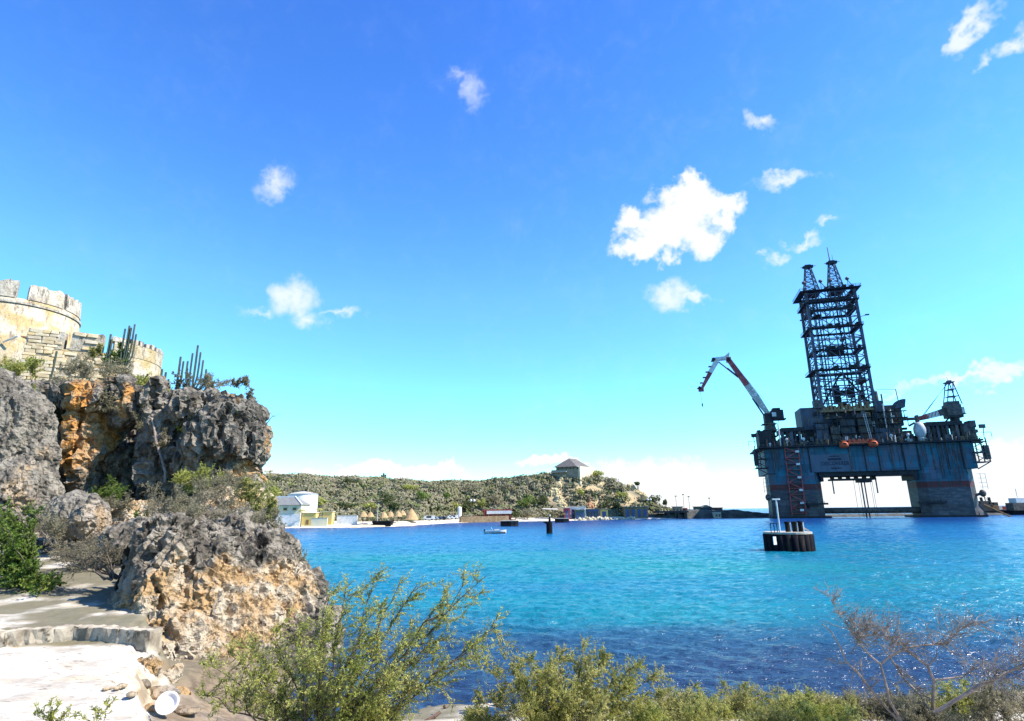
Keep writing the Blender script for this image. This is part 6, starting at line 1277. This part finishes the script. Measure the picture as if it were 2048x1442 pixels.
# columnar cacti
M['cactus'] = mat('blue_green_cactus', (0.045, 0.065, 0.05), (0.075, 0.085, 0.055), 3, .8, spec=.2)
def ribbed(mb, pts, r):
    n = 12; b0 = len(mb.v)
    for j, p in enumerate(pts):
        p = Vector(tuple(p)); rr = r * (1 if j < len(pts) - 1 else .25)
        for k in range(n): t = 2 * math.pi * k / n; q = rr * (1.0 if k % 2 else .74); mb.v.append(p + Vector((q * math.cos(t), q * math.sin(t), 0)))
    for j in range(len(pts) - 1):
        for k in range(n): mb.f.append((b0 + j * n + k, b0 + j * n + (k + 1) % n, b0 + (j + 1) * n + (k + 1) % n, b0 + (j + 1) * n + k))
    mb.f.append(tuple(b0 + (len(pts) - 1) * n + k for k in range(n)))
def cactus(stems, y, r, lab):
    base = at(stems[0][0], stems[0][2] + 8, y); t = thing('columnar_cactus', lab, 'cactus', base, 'columnar cacti on the cliff')
    for i, (px, top, bot) in enumerate(stems):
        b = A(px, bot + 10, y); tt = A(px, top, y); x0 = at(stems[0][0], bot, y).x; mb = MB(); j0 = Vector((x0 + (b[0] - x0) * .5, y, b[2])); zs = [0, .12, .3, .6, .9, .985, 1.0]
        pts = [(j0.x + (b[0] - j0.x) * min(1, z * 3), y, b[2] + (tt[2] - b[2]) * z) for z in zs]; ribbed(mb, pts, r * (1 if i else 1.1)); mb.build('stem', M['cactus'], t)
cactus(((350, 713, 785), (357, 722, 785)), 40.5, .066, 'pair of tall cactus stems standing left of the many-armed one on the cliff')
cactus(((384, 690, 770), (376, 706, 765), (392, 704, 765), (399, 720, 768), (407, 738, 772), (369, 722, 760)), 40.0, .062, 'many-armed columnar cactus at the cliff edge against the sky')
cactus(((318, 738, 772),), 42, .07, 'short single cactus stem beside the round end of the fort wall'); cactus(((326, 744, 775), (333, 758, 778)), 41.5, .07, 'short forked cactus right of the single stem by the fort')
cactus(((246, 651, 720), (239, 657, 715), (250, 655, 720), (256, 648, 722), (262, 668, 722)), 49.5, .075, 'clump of cactus stems in front of the fort wall merlons'); cactus(((212, 668, 715), (216, 678, 715)), 49.5, .08, 'slim cactus pair in the gap of the fort wall'); cactus(((103, 702, 745),), 47, .075, 'single slim cactus before the stone corner of the fort'); cactus(((290, 1058, 1090), (284, 1070, 1090)), 21.5, .07, 'small cactus stump on the peak of the pitted rock')

# ------------------------------------------------------------------ scrub and trees of the far hill
rs = np.random.RandomState(77); N = 7600
X = rs.uniform(-190, 92, N * 3); Y = rs.uniform(212, 372, N * 3); S = far_shore(X); flat = ramp(X, [(-300, 26), (-60, 30), (-35, 26), (-10, 15), (30, 14), (60, 12), (100, 6)])
Zt = far_h(X, Y); keep = (Y - S > flat) & (Zt > 1.5) & (Y < 360); pn = fbm(np.stack([X, Y, 0 * X], 1) * .06, 3); keep &= (pn > -.55)
bare = [(1108, 990, 19), (1118, 1003, 19), (1128, 1012, 15), (1117, 970, 13), (1195, 972, 9), (1272, 984, 11), (1160, 968, 7), (1180, 1010, 12), (1265, 978, 10), (1205, 968, 9)]
X, Y, Zt = X[keep][:N], Y[keep][:N], Zt[keep][:N]
pxy = np.array([cam_px((x, y, z + 1)) for x, y, z in zip(X, Y, Zt)]); ok = np.ones(len(X), bool)
for (bx_, by_, br) in bare: ok &= ((pxy[:, 0] - bx_) ** 2 + (pxy[:, 1] - by_) ** 2) > br ** 2
ok &= ~((pxy[:, 0] > 1106) & (pxy[:, 0] < 1186) & (pxy[:, 1] > 925) & (pxy[:, 1] < 951) & (Y < 352))
X, Y, Zt = X[ok], Y[ok], Zt[ok]; K = 44; n = len(X)
Rr = 1.0 + 3.8 * rs.rand(n) ** 2.0; u = rs.normal(size=(n, K, 3)); u /= np.linalg.norm(u, axis=2)[:, :, None]; u[:, :, 2] = np.abs(u[:, :, 2]) * .9 - .12
c = np.stack([X, Y, Zt + .2], 1)[:, None, :] + u * (Rr[:, None] * rs.uniform(.55, 1.08, (n, K)))[:, :, None] * np.array((1.3, 1.3, .62))
c = c.reshape(-1, 3); d = np.cross(u.reshape(-1, 3), rs.normal(size=(len(c), 3)))
uo = u.reshape(-1, 3) + rs.normal(size=(len(c), 3)) * .28; v, f = leaves_np(c, d, 1.35, .95, rs, uo)
def scrub_material():
    m, t, b = nt_new('hill_scrub_leaves'); k = NT(t)
    col = k.mix(k.ss(k.noise(.11, 3, .6), .40, .60), (0.135, 0.125, 0.066), (0.20, 0.175, 0.11)); col = k.mix(k.ss(k.noise(.28, 2, .6), .54, .66), col, (0.105, 0.135, 0.040)); col = k.mix(k.ss(k.noise(.37, 2, .6, k.pos((1.3, 1, 1))), .60, .70), col, (0.26, 0.235, 0.17))
    k.l(col, b.inputs['Base Color']); b.inputs['Roughness'].default_value = .9; b.inputs['Specular IOR Level'].default_value = .1; return m
M['scrub'] = scrub_material()
put('hillside_scrub', mesh_np('hillside_scrub', v, f), M['scrub'], base=(0, 0, 0), label='dry grey green scrub covering the far hill', kind='stuff', cat='scrub')
def far_tree(px, py, w, h, lm, lab, seed, trunk=.3, name='shore_tree'):
    """crown centred at a photo pixel, w by h photo pixels, standing on the far slope"""
    y = min(hill_y(px, py + h * .5 + 4), 352); k_ = mpp(y); c = at(px, py, y); r1, r2 = np.random.RandomState(seed), w * k_ / 2; g = far_z(c.x, y); t = thing(name, lab, 'tree', (c.x, y, g), 'trees on the far shore')
    mb = MB(); mb.tube((c.x, y, g - .3), (c.x + .2, y, c.z), .22, .12, 6)
    for a in range(4): mb.tube((c.x + .1, y, g + (c.z - g) * .5), (c.x + r2 * .6 * math.cos(a * 1.6), y + r2 * .6 * math.sin(a * 1.6), c.z + h * k_ * .15), .1, .05, 5)
    mb.build('trunk', M['bark'], t); n = 420; cl = r1.normal(size=(9, 3)); cl /= np.linalg.norm(cl, axis=1)[:, None]; cl *= r1.uniform(.3, .8, 9)[:, None]
    i = r1.randint(9, size=n); u = r1.normal(size=(n, 3)); u /= np.linalg.norm(u, axis=1)[:, None]; q = (cl[i] + u * r1.uniform(.25, .5, n)[:, None]) * np.array((r2, r2, h * k_ / 2)); v, f = leaves_np(np.array(c) + q, np.cross(u, r1.normal(size=(n, 3))), .9, .6, r1, u + r1.normal(size=(n, 3)) * .45)
    put('crown', mesh_np('crown', v, f), M[lm], t)
for i, q in enumerate(((560, 958, 30, 14, 'leaf_dark', 'dark tree on the skyline just right of the cliff'), (700, 962, 40, 14, 'leaf_dark', 'dark spreading tree on the left skyline of the hill'), (770, 998, 30, 24, 'leaf_dark', 'dark rounded tree in the middle of the slope above the parasols'), (845, 992, 34, 20, 'leaf_green', 'bright tree on the slope above the widest parasol'), (893, 992, 18, 18, 'leaf_green', 'small bright green tree above the parked cars'), (640, 1004, 26, 20, 'leaf_olive', 'olive tree right of the white round tower'), (690, 1012, 40, 16, 'leaf_dark', 'dark tree behind the low white wall'),
      (1050, 1003, 44, 26, 'leaf_green', 'bright green tree behind the red and white bar'), (1085, 1000, 36, 26, 'leaf_dark', 'dark tree left of the ochre rock face'), (1215, 1008, 40, 24, 'leaf_dark', 'dark dense tree behind the small yellow shed'), (1232, 1014, 26, 18, 'leaf_dark', 'dark tree left of the long flat-roofed hut'), (1310, 1000, 26, 24, 'leaf_dark', 'dark tree at the right end of the headland'), (1330, 1005, 10, 12, 'leaf_dark', 'small dark tree at the tip of the headland'), (1275, 967, 14, 9, 'leaf_dark', 'lone small tree on the right skyline of the headland'), (1195, 947, 26, 16, 'leaf_olive', 'olive tree beside the right wall of the stone house'), (1055, 1026, 40, 16, 'leaf_dry', 'grey bushy tree at the water edge behind the dark mooring block'), (1030, 1030, 24, 12, 'leaf_dark', 'low dark tree right of the red and white bar'), (1115, 1028, 34, 10, 'leaf_dry', 'grey bush on the shore behind the bracketed pile'), (545, 985, 30, 26, 'leaf_olive', 'olive tree behind the beach house roof'), (1152, 1003, 9, 14, 'leaf_dark', 'narrow dark tree above the white hut'), (870, 1016, 36, 14, 'leaf_dark', 'low dark tree behind the first parked cars'), (908, 1014, 30, 16, 'leaf_olive', 'low olive tree left of the small white turret'), (935, 1012, 26, 18, 'leaf_dark', 'dark tree between the turret and the bar'), (740, 1012, 34, 16, 'leaf_olive', 'olive tree behind the leftmost parasols'), (785, 1010, 34, 16, 'leaf_dark', 'dark tree behind the middle parasols'), (960, 1006, 34, 20, 'leaf_olive', 'olive tree behind the left end of the bar'), (990, 1000, 40, 22, 'leaf_dry', 'grey tree above the red and white bar'), (1160, 985, 24, 18, 'leaf_olive', 'olive tree halfway up the headland'), (1240, 992, 30, 18, 'leaf_olive', 'olive tree on the right flank of the headland'), (1015, 975, 34, 18, 'leaf_dry', 'grey tree on the left flank of the headland'), (940, 978, 36, 18, 'leaf_dry', 'grey tree on the saddle of the hill'), (820, 974, 36, 16, 'leaf_olive', 'olive tree high on the middle of the hill'))):
    far_tree(*q[:5], q[5], 900 + i)
for (px, py, y, lab, sd_) in ((602, 1020, 212, 'yellow green palm before the beach house', 1), (637, 1017, 226, 'small palm right of the white round tower', 2)):
    p = at(px, 1040, y); g = zland(p.x, y); zt = at(px, py, y).z; t = thing('palm', lab, 'palm', (p.x, y, g), 'palms by the beach house'); mb = MB(); mb.tube((p.x, y, g - .2), (p.x + .1, y, zt), .2, .13, 7); mb.build('trunk', M['bark'], t); r1 = np.random.RandomState(sd_)
    for k in range(13):
        a = k * 2.4; mb = MB(); L = r1.uniform(1.5, 2.3); pts = [Vector((p.x + .1 + L * s_ * math.cos(a), y + L * s_ * math.sin(a), zt + .9 * s_ * r1.uniform(.6, 1.3) - 1.7 * s_ * s_)) for s_ in (0, .35, .7, 1)]
        for j in range(3):
            sd2 = Vector((-math.sin(a), math.cos(a), 0)) * (.3 if j < 2 else .16); s1 = Vector((-math.sin(a), math.cos(a), 0)) * (.3, .26, .03)[j]; mb.add([pts[j] - sd2, pts[j] + sd2, pts[j + 1] + s1 - Vector((0, 0, .12)), pts[j + 1] - s1 - Vector((0, 0, .12))], [(0, 1, 2, 3)])
        mb.build('frond', M['leaf_yellow'], t)
cactus(((766, 946, 968), (762, 950, 968), (770, 949, 968), (758, 953, 968)), 344, .55, 'clump of tall cacti on the skyline of the far hill')

# ------------------------------------------------------------------ small things on the near shore
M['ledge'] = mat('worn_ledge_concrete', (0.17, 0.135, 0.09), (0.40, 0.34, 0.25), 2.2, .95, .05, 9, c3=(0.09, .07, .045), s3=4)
q = [onz(-40, 1294, 1.86), onz(135, 1284, 1.86), onz(300, 1290, 1.86)]; q[0] = Vector((-13.6, 14.9, 1.86)); q[1] = Vector((-11.35, 15.95, 1.86)); q[2] = Vector((-9.0, 15.35, 1.86))
t = thing('concrete_ledge', 'low broken concrete ledge wall ending beside the pitted rock', 'wall', (-11.2, 15.6, 1.5))
for a, b, hgt, nn in ((q[0], q[1], .42, 5), (q[1], q[2], .40, 5)):
    d = (b - a); L = Vector((d.x, d.y)).length; an = math.atan2(d.y, d.x)
    for i in range(nn):
        c = a.lerp(b, (i + .5) / nn); bm = bmesh.new(); bmesh.ops.create_cube(bm, size=1.0); bmesh.ops.subdivide_edges(bm, edges=bm.edges[:], cuts=3, use_grid_fill=True)
        for vv in bm.verts: vv.co = Vector((vv.co.x * L / nn * .995, vv.co.y * .42, vv.co.z * (hgt + .5))) + Vector((RB.uniform(-.006, .006), RB.uniform(-.03, .03), RB.uniform(-.03, .03)))
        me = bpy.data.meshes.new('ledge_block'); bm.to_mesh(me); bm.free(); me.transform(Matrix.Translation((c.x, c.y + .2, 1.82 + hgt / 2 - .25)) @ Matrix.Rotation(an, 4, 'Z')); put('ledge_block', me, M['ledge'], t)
# white basin
M['enamel'] = mat('white_enamel', (0.72, 0.72, 0.72), (0.62, .62, .63), 3, .25, spec=.5)
c = onz(332, 1423, .95); R_ = 23 * mpp(c.y) * .80; ax = (Vector((.30, -.82, .48))).normalized(); rot = ax.to_track_quat('Z', 'Y').to_matrix().to_4x4()
prof = [(0, -.34), (.45, -.33), (.68, -.24), (.80, -.05), (.86, 0), (1.0, .02), (1.0, -.01), (.86, -.04), (.74, -.28), (.48, -.38), (0, -.39)]; n = 36; vs = []; fs = []
for (r, z) in prof:
    for k in range(n): vs.append((r * R_ * math.cos(2 * math.pi * k / n), r * R_ * math.sin(2 * math.pi * k / n), z * R_))
for j in range(len(prof) - 1):
    for k in range(n): fs.append((j * n + k, j * n + (k + 1) % n, (j + 1) * n + (k + 1) % n, (j + 1) * n + k))
me = mesh_np('enamel_basin', vs, fs, True); me.transform(Matrix.Translation(c + Vector((0, 0, R_ * .72))) @ rot); put('enamel_basin', me, M['enamel'], label='white round basin lying tilted on the ground below the rock', cat='basin')
# loose rocks near the basin and on the terrace
def loose(px, py, z, rx, ry, d, lab, m_, seed, amp=.06):
    c = onz(px, py, z); k_ = mpp(c.y); me = rock_mesh([(c + Vector((0, 0, ry * k_ * .6)), (rx * k_, d, ry * k_), .1), (c + Vector((rx * k_ * .4, .05, ry * k_ * .4)), (rx * k_ * .6, d * .8, ry * k_ * .8), -.2)], max(.02, rx * k_ / 14), seed, amp, [((c.x, c.y, c.z), (3, 3, 3), .7)]); put('loose_rock', me, m_, label=lab, cat='rock')
loose(318, 1398, .95, 33, 13, .3, 'flat pale rock behind the white basin', M['shard'], 81.); loose(300, 1424, .9, 14, 9, .14, 'small brown rock left of the white basin', M['rock'], 83., .03); loose(372, 1425, .75, 26, 6, .2, 'flat pale slab right of the white basin', M['shard'], 85., .03); loose(360, 1400, .7, 16, 12, .2, 'brown rock right behind the white basin', M['rock'], 87., .04)
me = rock_mesh([B(300, 1340, 22, 26, 14.9, .4), B(325, 1352, 30, 30, 15.6, .5), B(290, 1318, 18, 14, 15.2, .35), B(288, 1372, 12, 12, 14.2, .25)], .03, 79., .22, [warm_px(310, 1360, 90, 90, 15, 3, .6)]); put('eroded_bank', me, M['rock'], label='brown hollowed bank of rock below the broken edge of the pale ground', cat='rock')
loose(130, 1240, 1.86, 38, 10, .35, 'low ochre rock lying behind the ledge', M['rock'], 89., .06); loose(30, 1222, 1.9, 45, 10, .8, 'rubble heap at the left edge behind the ledge', M['shard'], 91., .06)
for i, (px, py, s_) in enumerate(((212, 1360, 8), (185, 1372, 3.5), (210, 1380, 5), (222, 1377, 4), (233, 1379, 5), (243, 1375, 8), (262, 1392, 8), (250, 1300, 6), (225, 1296, 7))):
    loose(px, py, 1.63, s_, s_ * .55, s_ * .012, ('oblong dark stone on the pale rock, highest of the scatter', 'leftmost dark pebble on the pale rock', 'dark pebble in the row on the pale rock', 'second dark pebble in the row on the pale rock', 'third dark pebble in the row on the pale rock', 'pointed dark stone at the right of the row', 'flat brown stone near the broken edge', 'small stone below the shaded ledge, right one', 'small stone below the shaded ledge, left one')[i], M['rock'], 95. + i, .012)
M['drift'] = mat('driftwood', (0.08, 0.045, 0.03), (0.16, 0.10, 0.07), 6, .9, .01, 20)
for i, (pts, r, lab) in enumerate((([(846, 1446, .1), (868, 1434, .24), (880, 1424, .34)], .05, 'reddish brown driftwood stump on the pebble beach'), ([(888, 1412, .42), (900, 1428, .22), (915, 1432, .16), (945, 1440, .1)], .04, 'curved dark driftwood branch on the pebble beach'))):
    c0 = onz(pts[0][0], pts[0][1], .1); mb = MB(); mb.path([at(a, b, c0.y + .1 * k) for k, (a, b, z) in enumerate(pts)], r, r * .8, 8); mb.build('driftwood', M['drift'], label=lab, cat='driftwood')
